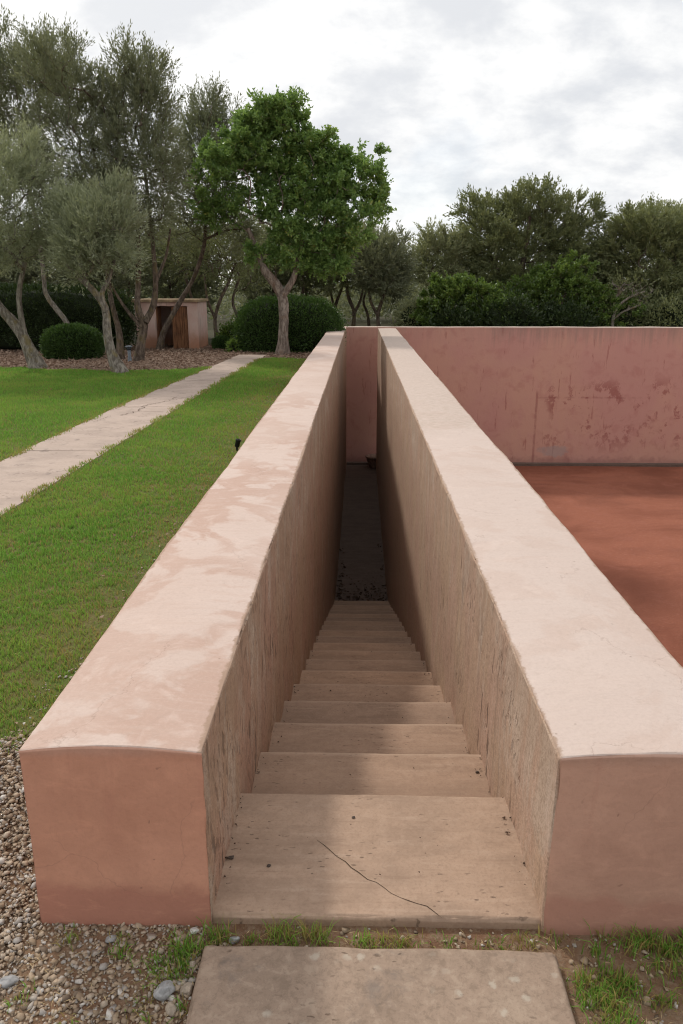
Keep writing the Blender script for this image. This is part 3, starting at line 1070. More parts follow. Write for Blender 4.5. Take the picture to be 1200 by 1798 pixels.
SX0, SX1 = LX1 - 0.018, RX0 + 0.018
plaster_block('landing', (SX0, SX1), (YF + 0.012, NOSE0), (-0.3, 0.0), 0.009,
              (lambda t: 0.04, lambda t: 0.04, lambda t: 0.1), step_disp(1.0), lambda d, s: 0, ['landing_stone'], stairs, (0.05, YF + .02, 0))
for i in range(1, 20):
    zt = -RISE * i
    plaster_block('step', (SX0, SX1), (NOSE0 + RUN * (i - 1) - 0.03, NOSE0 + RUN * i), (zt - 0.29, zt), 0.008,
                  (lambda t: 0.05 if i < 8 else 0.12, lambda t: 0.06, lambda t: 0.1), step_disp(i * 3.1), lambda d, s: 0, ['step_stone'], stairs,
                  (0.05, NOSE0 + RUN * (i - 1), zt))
landing_z = 0.004
crack_strip('crack', [(-0.12, 1.955), (-0.055, 1.885), (0.03, 1.80), (0.12, 1.735), (0.19, 1.70), (0.225, 1.663)], 0.0012, 0.0009, 'crack_dirt', stairs, 11, 0.0035, step_disp(1.0))

# paving slab in front
slab = plaster_block('paving_slab', (-0.385, 0.50), (0.72, 1.565), (-0.09, 0.004), 0.010,
                     (lambda t: 0.035, lambda t: 0.035, lambda t: 0.04), step_disp(44), lambda d, s: 0, ['slab_stone'], None, (0.06, 1.1, GZ))
tag(slab, 'weathered brown stone slab lying before the stairs', 'paving slab')

# ================================================================== GRAVEL, STONES, CHIPS


def rock_variants(n, seed, pts=12, flat=0.62):
    r = random.Random(seed)
    outv = []
    for _ in range(n):
        bm = bmesh.new()
        for _k in range(pts):
            v = Vector((r.gauss(0, 1), r.gauss(0, 1), r.gauss(0, 1))).normalized()
            v = Vector((v.x * r.uniform(.8, 1.15), v.y * r.uniform(.65, .95), v.z * flat * r.uniform(.8, 1.1)))
            bm.verts.new(v)
        res = bmesh.ops.convex_hull(bm, input=bm.verts)
        bmesh.ops.delete(bm, geom=[e for e in res['geom_interior'] if isinstance(e, bmesh.types.BMVert)], context='VERTS')
        bmesh.ops.triangulate(bm, faces=bm.faces)
        bm.verts.ensure_lookup_table()
        vs = np.array([v.co[:] for v in bm.verts])
        bm.verts.index_update()
        fs = np.array([[v.index for v in f.verts] for f in bm.faces])
        bm.free()
        outv.append((vs, fs))
    return outv


ROCKS = rock_variants(26, 5, 11, 0.5)


def scatter_rocks(P, S, rng, sink=0.25):
    parts, tint = [], []
    which = rng.integers(0, len(ROCKS), len(P))
    for v in range(len(ROCKS)):
        ii = np.where(which == v)[0]
        if not len(ii):
            continue
        vs, fs = ROCKS[v]
        a = rng.uniform(0, 2 * math.pi, len(ii))
        tl = rng.normal(0, 0.35, len(ii))
        X = vs[None, :, :] * S[ii][:, None, None]
        x2 = X[:, :, 0] * np.cos(a)[:, None] - X[:, :, 1] * np.sin(a)[:, None]
        y2 = X[:, :, 0] * np.sin(a)[:, None] + X[:, :, 1] * np.cos(a)[:, None]
        z2 = X[:, :, 2] + x2 * tl[:, None]
        VV = np.stack([x2, y2, z2], axis=2) + P[ii][:, None, :]
        FF = fs[None] + (np.arange(len(ii)) * len(vs))[:, None, None]
        parts.append((VV.reshape(-1, 3), FF.reshape(-1, 3)))
        tint.append(np.repeat(rng.random(len(ii)), len(vs)))
    V, F = join(parts)
    return V, F, np.concatenate(tint)


def nval(P, s, o=0.0):
    return np.array([fb((x, y, 0), s, o) for x, y in P[:, :2]])


# pale gravel yard on the left, thinner gravel before the slab and the right wall
n = 40000
P = np.zeros((n, 3))
P[:, 0] = RNG.uniform(-2.1, LX0 + 0.01, n)
P[:, 1] = RNG.uniform(0.8, 2.62, n)
keep = P[:, 1] < 2.42 + 0.12 * np.sin(P[:, 0] * 9) + RNG.normal(0, .06, n)
P = P[keep]
n2 = 5200
Q = np.zeros((n2, 3))
Q[:, 0] = RNG.uniform(LX0, -0.39, n2)
Q[:, 1] = RNG.uniform(0.8, YF + 0.005, n2)
n3 = 2200
R3 = np.zeros((n3, 3))
R3[:, 0] = RNG.uniform(-0.40, 1.6, n3)
R3[:, 1] = RNG.uniform(1.0, YF + 0.005, n3)
R3 = R3[((R3[:, 0] > 0.51) & (nval(R3, 5, 2) > -0.05)) | ((R3[:, 1] > 1.572) & (nval(R3, 9, 2) > 0.02))]
n4 = 3000
S4 = np.zeros((n4, 3))
S4[:, 1] = RNG.uniform(2.3, 8.5, n4)
S4[:, 0] = LX0 - RNG.uniform(0, 1, n4) * (0.43 + 0.06 * np.sin(S4[:, 1] * 5)) - 0.005
S4 = S4[(nval(S4, 1.3, 4) > -0.02) & (RNG.random(len(S4)) < np.clip(1.6 - S4[:, 1] * .2, .25, 1))]
ALL = np.concatenate([P, Q, R3, S4])
S = np.clip(RNG.lognormal(math.log(0.0058), 0.42, len(ALL)), 0.0028, 0.016)
ALL[:, 2] = GZ + S * 0.25 + RNG.uniform(0, 0.012, len(ALL)) * (ALL[:, 0] < LX0)
ALL[:, 2] += 0.008 * nval(ALL, 3) * (ALL[:, 0] < LX0)
V, F, T = scatter_rocks(ALL, S, RNG)
tag(np_obj('gravel', V, F, 'gravel', None, (-1.2, 1.6, GZ), {'tint': T}), 'pale angular gravel beside the left wall and slab', 'gravel', kind='stuff')


def stone(loc, s, seed, mat, label, flat=0.6, rot=0.0, cat='stone', group=None):
    r = random.Random(seed)
    bm = bmesh.new()
    bmesh.ops.create_icosphere(bm, subdivisions=3, radius=1)
    off = r.uniform(0, 50)
    cuts = [(Vector((r.gauss(0, 1), r.gauss(0, 1), r.gauss(0, .8))).normalized(), r.uniform(.62, .88)) for _ in range(9)]
    for v in bm.verts:
        p = v.co.copy()
        for nrm, dd in cuts:
            t = p.dot(nrm)
            if t > dd:
                p -= nrm * (t - dd) * 0.9
        p += v.co * 0.06 * fb(v.co, 2.4, off)
        p = Vector((p.x * 1.15, p.y * 0.85, p.z * flat))
        p = Vector((p.x * math.cos(rot) - p.y * math.sin(rot), p.x * math.sin(rot) + p.y * math.cos(rot), p.z))
        v.co = p * s + Vector(loc) + Vector((0, 0, s * flat * 0.62))
    return tag(bm_obj('stone', bm, mat, None, loc, False), label, cat, group)


stone((-0.455, 1.445, GZ), 0.026, 1, 'grey_stone', 'largest grey stone lying left of the front slab', 0.75, 0.4, group='loose stones')
stone((-0.405, 1.452, GZ), 0.018, 2, 'tan_stone', 'small tan stone touching the slab beside the grey stone', 0.7, 1.2, group='loose stones')
stone((-0.845, 1.465, GZ), 0.021, 3, 'grey_stone', 'pale flat stone in the gravel by the left edge', 0.5, 0.1, group='loose stones')
stone((-0.425, 1.632, GZ), 0.012, 4, 'white_stone', 'small white stone at the left wall front corner', 0.6, 0.2, group='loose stones')
stone((-0.315, 1.603, GZ), 0.013, 5, 'grey_stone', 'rounded grey pebble in grass between landing and slab', 0.8, 0.2, group='loose stones')
stone((-0.43, 1.40, GZ), 0.017, 6, 'tan_stone', 'brownish stone nearest the camera left of the slab', 0.7, 2.2, group='loose stones')
stone((-0.635, 1.60, GZ), 0.014, 7, 'grey_stone', 'grey pebble below the middle of left wall front', 0.7, 0.9, group='loose stones')
stone((-0.365, 1.872, 0.0), 0.009, 8, 'dark_stone', 'dark pebble on the landing against the left wall', 0.6, 0.3, 'pebble', 'pebbles on the landing')
stone((-0.252, 1.842, 0.0), 0.006, 9, 'dark_stone', 'tiny dark pebble in the left half of the landing', 0.7, 0.3, 'pebble', 'pebbles on the landing')
stone((-0.01, 2.06, 0.0), 0.006, 10, 'dark_stone', 'dark crumb near the middle of the landing', 0.4, 0.3, 'pebble', 'pebbles on the landing')
stone((0.455, 2.55, -RISE), 0.008, 12, 'dark_stone', 'dark crumb on the first step by right wall', 0.7, 0.3, 'pebble', 'pebbles on the landing')

# bark chips
n = 26000
P = np.zeros((n, 3))
P[:, 0] = RNG.uniform(-11.5, LX0 - 0.05, n)
P[:, 1] = RNG.uniform(15.3, 22.2, n)
ok = np.where(P[:, 0] < lerp(PATH_L, P[:, 1]) - 0.02, P[:, 1] > mulch_edge(P[:, 0]) - 0.08, (P[:, 1] > 18.4 + RNG.normal(0, .15, n)) & ((P[:, 0] > lerp(PATH_R, P[:, 1]) + .02) | (P[:, 1] > 19.3)))
P = P[ok]
P[:, 2] = GZ + 0.02 + RNG.uniform(0, 0.02, len(P))
D = rdir(len(P), RNG)
D[:, 2] *= 0.3
V, F = leaves(P, D, 0.07, 0.03, RNG, 0.1)
tag(np_obj('mulch_chips', V, F, 'wood_chip', None, (-5, 18, GZ), {'tint': np.repeat(RNG.random(len(P)), 4)}), 'brown bark chips spread under the olive trees', 'mulch', kind='stuff')

# ================================================================== GRASS


def blades(P, H, W, rng, lean=0.5, two=True):
    n = len(P)
    a = rng.uniform(0, 2 * math.pi, n)
    S = np.stack([np.cos(a), np.sin(a), np.zeros(n)], 1)
    b = rng.uniform(0, 2 * math.pi, n)
    ln = np.abs(rng.normal(0, lean, n)) * H
    O = np.stack([np.cos(b) * ln, np.sin(b) * ln, np.zeros(n)], 1)
    up = np.zeros((n, 3))
    up[:, 2] = H
    w = S * W[:, None] * 0.5
    if two:
        mid = P + up * 0.58 + O * 0.33
        tip = P + up * np.clip(1 - 0.25 * (ln / H) ** 2, .4, 1)[:, None] + O
        V = np.stack([P - w, P + w, mid - w * .75, mid + w * .75, tip], 1).reshape(-1, 3)
        base = (np.arange(n) * 5)[:, None]
        F = [base + np.array([[0, 1, 3, 2]]), base + np.array([[2, 3, 4]])]
        al = np.tile([0, 0, .6, .6, 1.0], n)
        k = 5
    else:
        V = np.stack([P - w, P + w, P + up + O], 1).reshape(-1, 3)
        F = [(np.arange(n) * 3)[:, None] + np.array([[0, 1, 2]])]
        al = np.tile([0, 0, 1.0], n)
        k = 3
    return V, F, al, k


def grass_object(name, P, H, W, dry, label, rng, lean=.5, two=True, origin=(0, 0, 0)):
    V, F, al, k = blades(P, H, W, rng, lean, two)
    n = len(P)
    return tag(np_obj(name, V, F, 'grass', None, origin,
                      {'tint': np.repeat(rng.random(n), k), 'along': al, 'dry': np.repeat(dry, k)}), label, 'grass', kind='stuff')


def lawn(area, bands, side):
    for (y0, y1, dens, h, w, two) in bands:
        x0, x1 = area
        n = int((x1 - x0) * (y1 - y0) * dens)
        P = np.zeros((n, 3))
        P[:, 0] = RNG.uniform(x0, x1, n)
        P[:, 1] = RNG.uniform(y0, y1, n)
        if side == 'right':
            e = 0.03 * np.sin(P[:, 1] * 7) + 0.02 * np.sin(P[:, 1] * 19)
            ok = (P[:, 0] > lerp(PATH_R, P[:, 1]) - 0.03 + e + RNG.normal(0, .015, n)) & (P[:, 1] < 18.45 + 0.15 * np.sin(P[:, 0] * 6)) & (P[:, 0] < LX0 - 0.03)
            ok &= P[:, 1] > 2.46 + 0.1 * np.sin(P[:, 0] * 11)
        else:
            ok = (P[:, 0] < lerp(PATH_L, P[:, 1]) + 0.03 + 0.03 * np.sin(P[:, 1] * 6) + RNG.normal(0, .015, n)) & (P[:, 1] < mulch_edge(P[:, 0]) + RNG.normal(0, .05, n))
        # nothing the frame cannot see
        ok &= P[:, 0] > -0.62 * P[:, 1] - 0.6
        P = P[ok]
        g1 = nval(P, 0.9, 3)
        g2 = nval(P, 4.0, 8)
        wall = np.exp(-np.maximum(0, -1.10 - P[:, 0]) / 0.30) if side == 'right' else np.zeros(len(P))
        patch = 0.55 * g2 + 0.5 * g1
        thin = np.clip(0.9 * wall + np.clip(patch - 0.06, 0, 1) * 1.6 * (0.35 + 1.3 * wall) + np.clip(wall - 0.55, 0, 1) * (g2 > -0.05), 0, 0.93)
        if y0 < 8:
            g3 = nval(P, 13.0, 5)
            thin = np.clip(thin + np.clip(g3 - 0.10, 0, 1) * 1.7, 0, 0.95)
        keep = RNG.random(len(P)) > thin * 0.88
        P, g1, g2, thin = P[keep], g1[keep], g2[keep], thin[keep]
        pe = (P[:, 0] - lerp(PATH_R, P[:, 1])) if side == 'right' else (lerp(PATH_L, P[:, 1]) - P[:, 0])
        fringe = np.exp(-np.maximum(0, pe) / 0.05)
        dry = np.clip((RNG.random(len(P)) < (0.08 + 0.65 * thin + 0.55 * fringe)) * RNG.uniform(.45, 1, len(P)), 0, 1)
        H = h * (0.75 + 0.5 * RNG.random(len(P)) + 0.5 * g2) * (1 - 0.35 * thin)
        H = np.maximum(H, 0.010)
        P[:, 2] = GZ + 0.004 + np.where(pe < 0.01, 0.010, 0.0)[:len(P)]
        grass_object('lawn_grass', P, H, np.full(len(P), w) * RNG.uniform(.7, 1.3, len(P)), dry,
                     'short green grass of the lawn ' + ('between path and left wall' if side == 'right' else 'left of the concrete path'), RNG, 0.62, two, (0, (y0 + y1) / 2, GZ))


lawn((-3.0, LX0), [(2.4, 4.2, 17000, 0.028, 0.0042, True), (4.2, 7.0, 9000, 0.031, 0.006, True),
                   (7.0, 11.0, 4400, 0.034, 0.009, False), (11.0, 18.7, 2700, 0.036, 0.013, False)], 'right')
lawn((-9.5, -2.9), [(5.0, 9.0, 3600, 0.033, 0.009, False), (9.0, 12.5, 3000, 0.035, 0.011, False), (12.5, 16.8, 2300, 0.036, 0.014, False)], 'left')

# weeds and tufts round the slab
tc = []
rt = random.Random(21)
TUFTS = [(-0.36, 1.615, 30, .03, .055), (-0.345, 1.60, 40, .035, .05), (-0.21, 1.62, 45, .03, .05), (-0.17, 1.605, 50, .035, .045), (-0.12, 1.62, 40, .03, .05),
         (-0.08, 1.61, 30, .03, .045), (0.02, 1.60, 40, .03, .035), (0.075, 1.595, 60, .04, .03), (0.12, 1.60, 40, .03, .03), (0.36, 1.59, 50, .05, .025), (0.44, 1.60, 40, .04, .03),
         (-0.42, 1.57, 60, .04, .05), (-0.45, 1.54, 60, .04, .045), (-0.42, 1.50, 40, .03, .04), (-0.49, 1.52, 40, .04, .035), (-0.47, 1.47, 25, .03, .04), (-0.60, 1.585, 20, .03, .035),
         (-0.74, 1.585, 16, .02, .03), (-0.97, 1.95, 10, .015, .03), (-0.40, 1.40, 14, .02, .04),
         (-0.27, 1.60, 35, .03, .028), (0.24, 1.6, 26, .04, .024), (0.52, 1.615, 20, .03, .03)]
for _ in range(60):   # lusher patch right of the slab
    TUFTS.append((0.52 + abs(rt.gauss(0.07, 0.06)), rt.uniform(1.15, 1.53), 26, .03, rt.uniform(.022, .040)))
for _ in range(34):   # shaded weeds under the right wall
    TUFTS.append((rt.uniform(0.56, 1.3), YF - abs(rt.gauss(0.0, 0.05)) - 0.012, 22, .03, rt.uniform(.03, .055)))
for _ in range(30):
    TUFTS.append((rt.uniform(0.72, 1.35), rt.uniform(1.2, 1.62), 16, .03, rt.uniform(.02, .04)))
for _ in range(10):
    TUFTS.append((rt.uniform(-0.8, -0.45), rt.uniform(1.3, 1.62), 14, .025, rt.uniform(.015, .03)))
Pl, Hl, Dl = [], [], []
for (x, y, c, sp, h) in TUFTS:
    c = int(c * 0.62)
    p = np.zeros((c * 2, 3))
    p[:, 0] = RNG.normal(x, sp * 0.6, c * 2)
    p[:, 1] = np.minimum(RNG.normal(y, sp * 0.5, c * 2), YF - 0.004)
    Pl.append(p)
    Hl.append(h * RNG.uniform(.5, 1.3, c * 2))
    Dl.append(np.clip((RNG.random(c * 2) < rt.choice((.15, .4, .75))) * RNG.uniform(.5, 1, c * 2), 0, 1))
P = np.concatenate(Pl)
P[:, 2] = GZ
inslab = (P[:, 0] > -0.392) & (P[:, 0] < 0.506) & (P[:, 1] < 1.57)
H, dry = np.concatenate(Hl)[~inslab], np.concatenate(Dl)[~inslab]
P = P[~inslab]
grass_object('weeds', P, H, RNG.uniform(.0022, .0042, len(P)), dry, 'tufts of weeds and grass around the front slab', RNG, 0.75, True, (0.1, 1.55, GZ))

# straw litter on the soil
n = 2600
P = np.zeros((n, 3))
P[:, 0] = RNG.uniform(-0.85, 1.4, n)
P[:, 1] = RNG.uniform(1.0, 1.64, n)
P = P[~((P[:, 0] > -0.39) & (P[:, 0] < 0.505) & (P[:, 1] < 1.57))]
P[:, 2] = GZ + 0.004 + RNG.uniform(0, .008, len(P))
D = rdir(len(P), RNG)
D[:, 2] *= 0.12
V, F = leaves(P, D, 0.022, 0.0022, RNG, 0.1)
tag(np_obj('straw_litter', V, F, 'straw', None, (0.1, 1.5, GZ)), 'dry straw scattered on the soil round the slab', 'litter', kind='stuff')

# dead leaves swept to the foot of the stairs
n = 300
P = np.zeros((n, 3))
P[:, 0] = RNG.uniform(-0.36, 0.47, n)
P[:, 1] = 11.9 + np.abs(RNG.normal(0, 0.45, n)) + 0.12 * np.sin(P[:, 0] * 9)
side = RNG.random(n) < 0.25
P[side, 0] = np.where(RNG.random(side.sum()) < .6, -0.35 + np.abs(RNG.normal(0, .04, side.sum())), 0.46 - np.abs(RNG.normal(0, .04, side.sum())))
P[side, 1] = RNG.uniform(11.9, 15, side.sum())
P[:, 2] = FL + 0.006 + RNG.uniform(0, .02, n)
D = rdir(n, RNG)
D[:, 2] *= 0.25
V, F = leaves(P, D, 0.055, 0.03, RNG, 0.3)
tag(np_obj('fallen_leaves', V, F, 'dead_leaf', None, (0.05, 12.3, FL)), 'dry brown leaves gathered at the foot of the stairs', 'leaves', kind='stuff')

# crumbs and bits of leaf caught in the corners of the stairs
lp_, ld_ = [], []
for i in range(0, 20):
    y0 = YF + 0.03 if i == 0 else NOSE0 + RUN * (i - 1)
    y1 = NOSE0 + RUN * i
    c = 42 if i < 9 else 22
    p = np.zeros((c, 3))
    sd = RNG.random(c) < 0.5
    off = np.abs(RNG.normal(0, 0.018, c)) + 0.004
    p[:, 0] = np.where(sd, LX1 + off, RX0 - off)
    mid_ = RNG.random(c) < 0.25
    p[mid_, 0] = RNG.uniform(LX1 + .02, RX0 - .02, mid_.sum())
    p[:, 1] = RNG.uniform(y0 + 0.02, y1 - 0.01, c)
    p[:, 2] = -RISE * i + 0.0045 + RNG.uniform(0, .004, c)
    lp_.append(p)
P = np.concatenate(lp_)
V, F, T = scatter_rocks(P, np.clip(RNG.lognormal(math.log(0.0028), 0.45, len(P)), 0.0012, 0.007), RNG)
tag(np_obj('step_litter', V, F, 'dead_leaf', None, (0.05, 4, -0.8)), 'dark crumbs and bits of leaf in the corners of the stairs', 'litter', kind='stuff')
n = 300
P = np.zeros((n, 3))
P[:, 1] = RNG.uniform(2.5, 14, n)
P[:, 0] = -1.12 - np.abs(RNG.normal(0, 0.30, n))
P = P[nval(P, 1.6, 2) > -0.08]
P[:, 2] = GZ + RNG.uniform(.012, .03, len(P))
D = rdir(len(P), RNG)
D[:, 2] *= 0.3
V, F = leaves(P, D, 0.032, 0.015, RNG, 0.3)
tag(np_obj('fallen_leaves', V, F, 'wood_chip', None, (-1, 6, GZ), {'tint': np.repeat(RNG.random(len(P)), 4)}), 'brown fallen leaves in the grass along the left wall', 'leaves', kind='stuff')

# ================================================================== SMALL OBJECTS
# terracotta bowl at the end of the corridor
pot = tag(empty('planter_bowl', (0.46, 21.98, FL)), 'round terracotta bowl on the corridor floor behind the right wall end', 'pot')
bm = bmesh.new()
bm_lathe(bm, 0.46, 21.98, [(0.14, FL), (0.17, FL + .03), (0.235, FL + .20), (0.255, FL + .29), (0.275, FL + .295), (0.28, FL + .34), (0.265, FL + .35), (0.225, FL + .345), (0.215, FL + .30), (0.19, FL + .22)], 28)
bm_obj('bowl', bm, 'terracotta', pot, (0.46, 21.98, FL), True)
bm = bmesh.new()
bm_lathe(bm, 0.46, 21.98, [(0.001, FL + .245), (0.10, FL + .25), (0.212, FL + .24)], 24)
bm_obj('soil_fill', bm, 'pot_soil', pot, (0.46, 21.98, FL + .24), True)

# black spotlight by the wall
sp = tag(empty('garden_spotlight', (-1.26, 7.8, GZ)), 'small black garden spotlight in the grass by the left wall', 'spotlight')
bm = bmesh.new()
bm_lathe(bm, 0, 0, [(0.022, 0.0), (0.025, 0.005), (0.025, 0.062), (0.029, 0.064), (0.029, 0.080), (0.024, 0.082), (0.023, 0.066)], 18)
bmesh.ops.rotate(bm, verts=bm.verts, cent=(0, 0, 0), matrix=__import__('mathutils').Matrix.Rotation(math.radians(14), 3, 'Y'))
bmesh.ops.translate(bm, verts=bm.verts, vec=(-1.26, 7.8, GZ + 0.045))
bm_obj('lamp_body', bm, 'black_plastic', sp, (-1.26, 7.8, GZ + .05), True)
bm = bmesh.new()
bm_lathe(bm, -1.26, 7.8, [(0.004, GZ - .05), (0.010, GZ), (0.012, GZ + .06)], 10)
bm_obj('stake', bm, 'black_plastic', sp, (-1.26, 7.8, GZ))
bm = bmesh.new()
bm_lathe(bm, 0, 0, [(0.001, 0.070), (0.023, 0.070)], 18)
bmesh.ops.rotate(bm, verts=bm.verts, cent=(0, 0, 0), matrix=__import__('mathutils').Matrix.Rotation(math.radians(14), 3, 'Y'))
bmesh.ops.translate(bm, verts=bm.verts, vec=(-1.26, 7.8, GZ + 0.045))
bm_obj('lens', bm, 'glass_dark', sp, (-1.26, 7.8, GZ + .14))

# low mushroom lamp under the olives
lx, ly = -5.12, 17.35
lp = tag(empty('path_lamp', (lx, ly, GZ)), 'low grey mushroom lamp standing in the mulch beside olive trunks', 'lamp')
bm = bmesh.new()
bm_lathe(bm, lx, ly, [(0.055, GZ), (0.06, GZ + .02), (0.045, GZ + .04), (0.045, GZ + .12), (0.036, GZ + .13), (0.036, GZ + .27)], 16)
bm_obj('post', bm, 'grey_metal', lp, (lx, ly, GZ), True)
bm = bmesh.new()
bm_lathe(bm, lx, ly, [(0.034, GZ + .27), (0.05, GZ + .29), (0.05, GZ + .325), (0.034, GZ + .335)], 16)
bm_obj('lamp_glass', bm, 'glass_dark', lp, (lx, ly, GZ + .3), True)
bm = bmesh.new()
bm_lathe(bm, lx, ly, [(0.02, GZ + .333), (0.085, GZ + .338), (0.09, GZ + .352), (0.05, GZ + .372), (0.001, GZ + .378)], 18)
bm_obj('cap', bm, 'grey_metal', lp, (lx, ly, GZ + .34), True)

# ------------------------------------------------------------------ pink shed
shed = tag(empty('shed', (-5.15, 21.6, GZ)), 'small pink plastered shed with a brown plank door behind olives', 'shed')
sx0, sx1, sy0, sy1, sz = -5.98, -4.30, 21.03, 22.3, 1.20


def shed_wall(x0, x1, y0, y1, z0=GZ - .05, z1=sz):
    bm = bmesh.new()
    bm_box(bm, x0, x1, y0, y1, z0, z1, 0.012)
    bm_obj('wall', bm, 'shed_plaster', shed, ((x0 + x1) / 2, (y0 + y1) / 2, GZ))


shed_wall(sx0, -5.42, sy0, sy0 + 0.16)
shed_wall(-4.58, sx1, sy0, sy0 + 0.16)
shed_wall(-5.43, -4.57, sy0 + 0.006, sy0 + 0.154, 1.10, sz)
shed_wall(sx0 + .004, sx0 + 0.15, sy0 + 0.158, sy1 - 0.15)
shed_wall(sx1 - 0.15, sx1 - .004, sy0 + 0.158, sy1 - 0.15)
shed_wall(sx0, sx1, sy1 - 0.152, sy1)
bm = bmesh.new()
bm_box(bm, sx0 - 0.06, sx1 + 0.05, sy0 - 0.08, sy1 + 0.06, sz + .002, sz + 0.075, 0.012)
bm_obj('roof', bm, 'roof_slab', shed, (-5.15, 21.6, sz))
door = bpy.data.objects.new('door', None)
door.location = (-4.79 + 5.15, sy0 + 0.04 - 21.6, 0)
link(door, shed)
for k in range(4):
    w = 0.106
    x0 = -5.005 + k * w
    bm = bmesh.new()
    bm_box(bm, x0 + .002, x0 + w - .003, sy0 + 0.035 + 0.004 * (k % 2), sy0 + 0.065, GZ + .02, 1.085 + 0.008 * (k % 3), 0.004)
    bm_obj('plank', bm, 'old_wood', door, (x0, sy0 + .05, 0))
bm = bmesh.new()
bm_box(bm, -5.42, -5.39, sy0 + 0.03, sy0 + 0.45, GZ + .02, 1.08, 0.004)
bm_obj('door_leaf', bm, 'old_wood', shed, (-5.4, sy0 + .03, 0))


# ================================================================== HEDGES AND BUSHES


def hedge(name, c, r, power, n, leafm, ls, label, cat, seed, lump=0.06, corem='hedge_core', cut=0.0, lf=(0.8, 0.35), group=None, loose=0.0):
    rng = np.random.default_rng(seed)
    root = tag(empty(name, (c[0], c[1], GZ)), label, cat, group)

    def surf(d, k):
        t = (np.abs(d[:, 0] / r[0]) ** power + np.abs(d[:, 1] / r[1]) ** power + np.abs(d[:, 2] / r[2]) ** power) ** (-1 / power)
        q = d * t[:, None]
        lumpv = np.array([fb(v, 2.2, seed) + .5 * fb(v, 6, seed) for v in q])
        return q * (k * (1 + lump * lumpv))[:, None]
    d = rdir(n * 2, rng)
    d *= np.array(r)[None, :]
    d /= np.linalg.norm(d, axis=1, keepdims=True)
    d = d[d[:, 2] > -0.55 * 1][:n]
    k = 1 - np.abs(rng.normal(0, 0.05, len(d))) + rng.random(len(d)) ** 7 * (0.11 + loose)
    q = surf(d, k)
    P = q + np.array([c[0], c[1], c[2]])
    P[:, 2] = np.maximum(P[:, 2], GZ + 0.02)
    nrm = q / (np.array(r)[None, :] ** 2)
    nrm /= np.linalg.norm(nrm, axis=1, keepdims=True)
    D = nrm * lf[0] + rdir(len(d), rng) * 0.75 + np.array([0, 0, lf[1]])
    V, F = leaves(P, D, ls[0], ls[1], rng, 0.2)
    top = np.clip(nrm[:, 2] * .35 + 0.35, 0, 0.6)
    tint = np.clip(rng.random(len(d)) * 0.65 + 0.35 * rng.random(len(d)) ** 3, 0, 1)
    np_obj('foliage', V, F, leafm, root, (c[0], c[1], c[2]), {'tint': np.repeat(tint, 4)})
    # woody inside
    bm = bmesh.new()
    bmesh.ops.create_icosphere(bm, subdivisions=4, radius=1)
    vs = np.array([v.co[:] for v in bm.verts])
    qq = surf(vs, np.full(len(vs), 0.87))
    for v, p in zip(bm.verts, qq):
        v.co = (p[0] + c[0], p[1] + c[1], max(GZ, p[2] + c[2]))
    bm_obj('inner_twigs', bm, corem, root, (c[0], c[1], c[2]))
    return root


hedge('clipped_hedge', (-9.40, 20.75, 0.75), (3.32, 0.75, 0.83), 5, 30000, 'dark_hedge_leaf', (0.075, 0.04), 'tall dark clipped hedge running behind the olives on the left', 'hedge', 31, 0.05)
hedge('domed_bush', (-1.86, 20.75, 0.45), (1.36, 0.95, 0.87), 2.7, 26000, 'hedge_leaf', (0.060, 0.032), 'large domed clipped bush behind the carob trunk', 'bush', 32, 0.04)
hedge('round_bush', (-6.72, 18.3, 0.27), (0.66, 0.55, 0.46), 2.4, 12000, 'hedge_leaf', (0.055, 0.028), 'low round clipped bush in front of the dark hedge', 'bush', 33, 0.05)
hedge('round_bush', (-3.72, 21.2, 0.10), (0.24, 0.22, 0.20), 2.3, 2600, 'hedge_leaf', (0.05, 0.025), 'tiny round bush between the shed and domed bush', 'bush', 34, 0.05)
hedge('wild_shrub', (-3.5, 22.8, 0.2), (0.55, 0.4, 0.38), 2.0, 2200, 'lentisk_leaf', (0.09, 0.05), 'light green wild shrub behind the tiny round bush', 'shrub', 35, 0.25, loose=.4)
hedge('wild_shrub', (-3.25, 20.2, 0.05), (0.14, 0.12, 0.2), 2.0, 260, 'lentisk_leaf', (0.09, 0.05), 'sprig of bright leaves at the left foot of domed bush', 'shrub', 36, 0.3, loose=.5)
hedge('wild_shrub', (1.75, 25.5, 0.35), (0.55, 0.5, 0.75), 2.0, 3200, 'pale_olive_leaf', (0.10, 0.035), 'pale feathery shrub behind the far wall beside dark shrub', 'shrub', 37, 0.3, loose=.5)

for i, (x, y, rx, rz, m_, lab) in enumerate((
        (2.9, 24.3, 0.7, 0.55, 'dark_hedge_leaf', 'dark low shrub under the glossy green shrub'),
        (4.6, 24.6, 0.9, 0.80, 'dark_hedge_leaf', 'dark shrub above the wall under the broadest tree'),
        (6.3, 25.0, 0.8, 0.62, 'dark_hedge_leaf', 'dark shrub left of the bare grey shrub'),
        (8.2, 25.9, 1.3, 0.75, 'wild_olive_leaf', 'dull green shrub behind the bare grey shrub'),
        (9.9, 25.2, 1.0, 0.7, 'wild_olive_leaf', 'dull green shrub right of the bare grey shrub'),
        (12.2, 25.6, 1.5, 1.3, 'wild_olive_leaf', 'dull green shrub beyond the right edge'))):
    hedge('undergrowth_shrub', (x, y, 0.35), (rx, 0.7, rz), 2.2, 5200, m_, (0.10, 0.05), lab, 'shrub', 60 + i, 0.45, loose=.7, group='undergrowth behind the far wall')

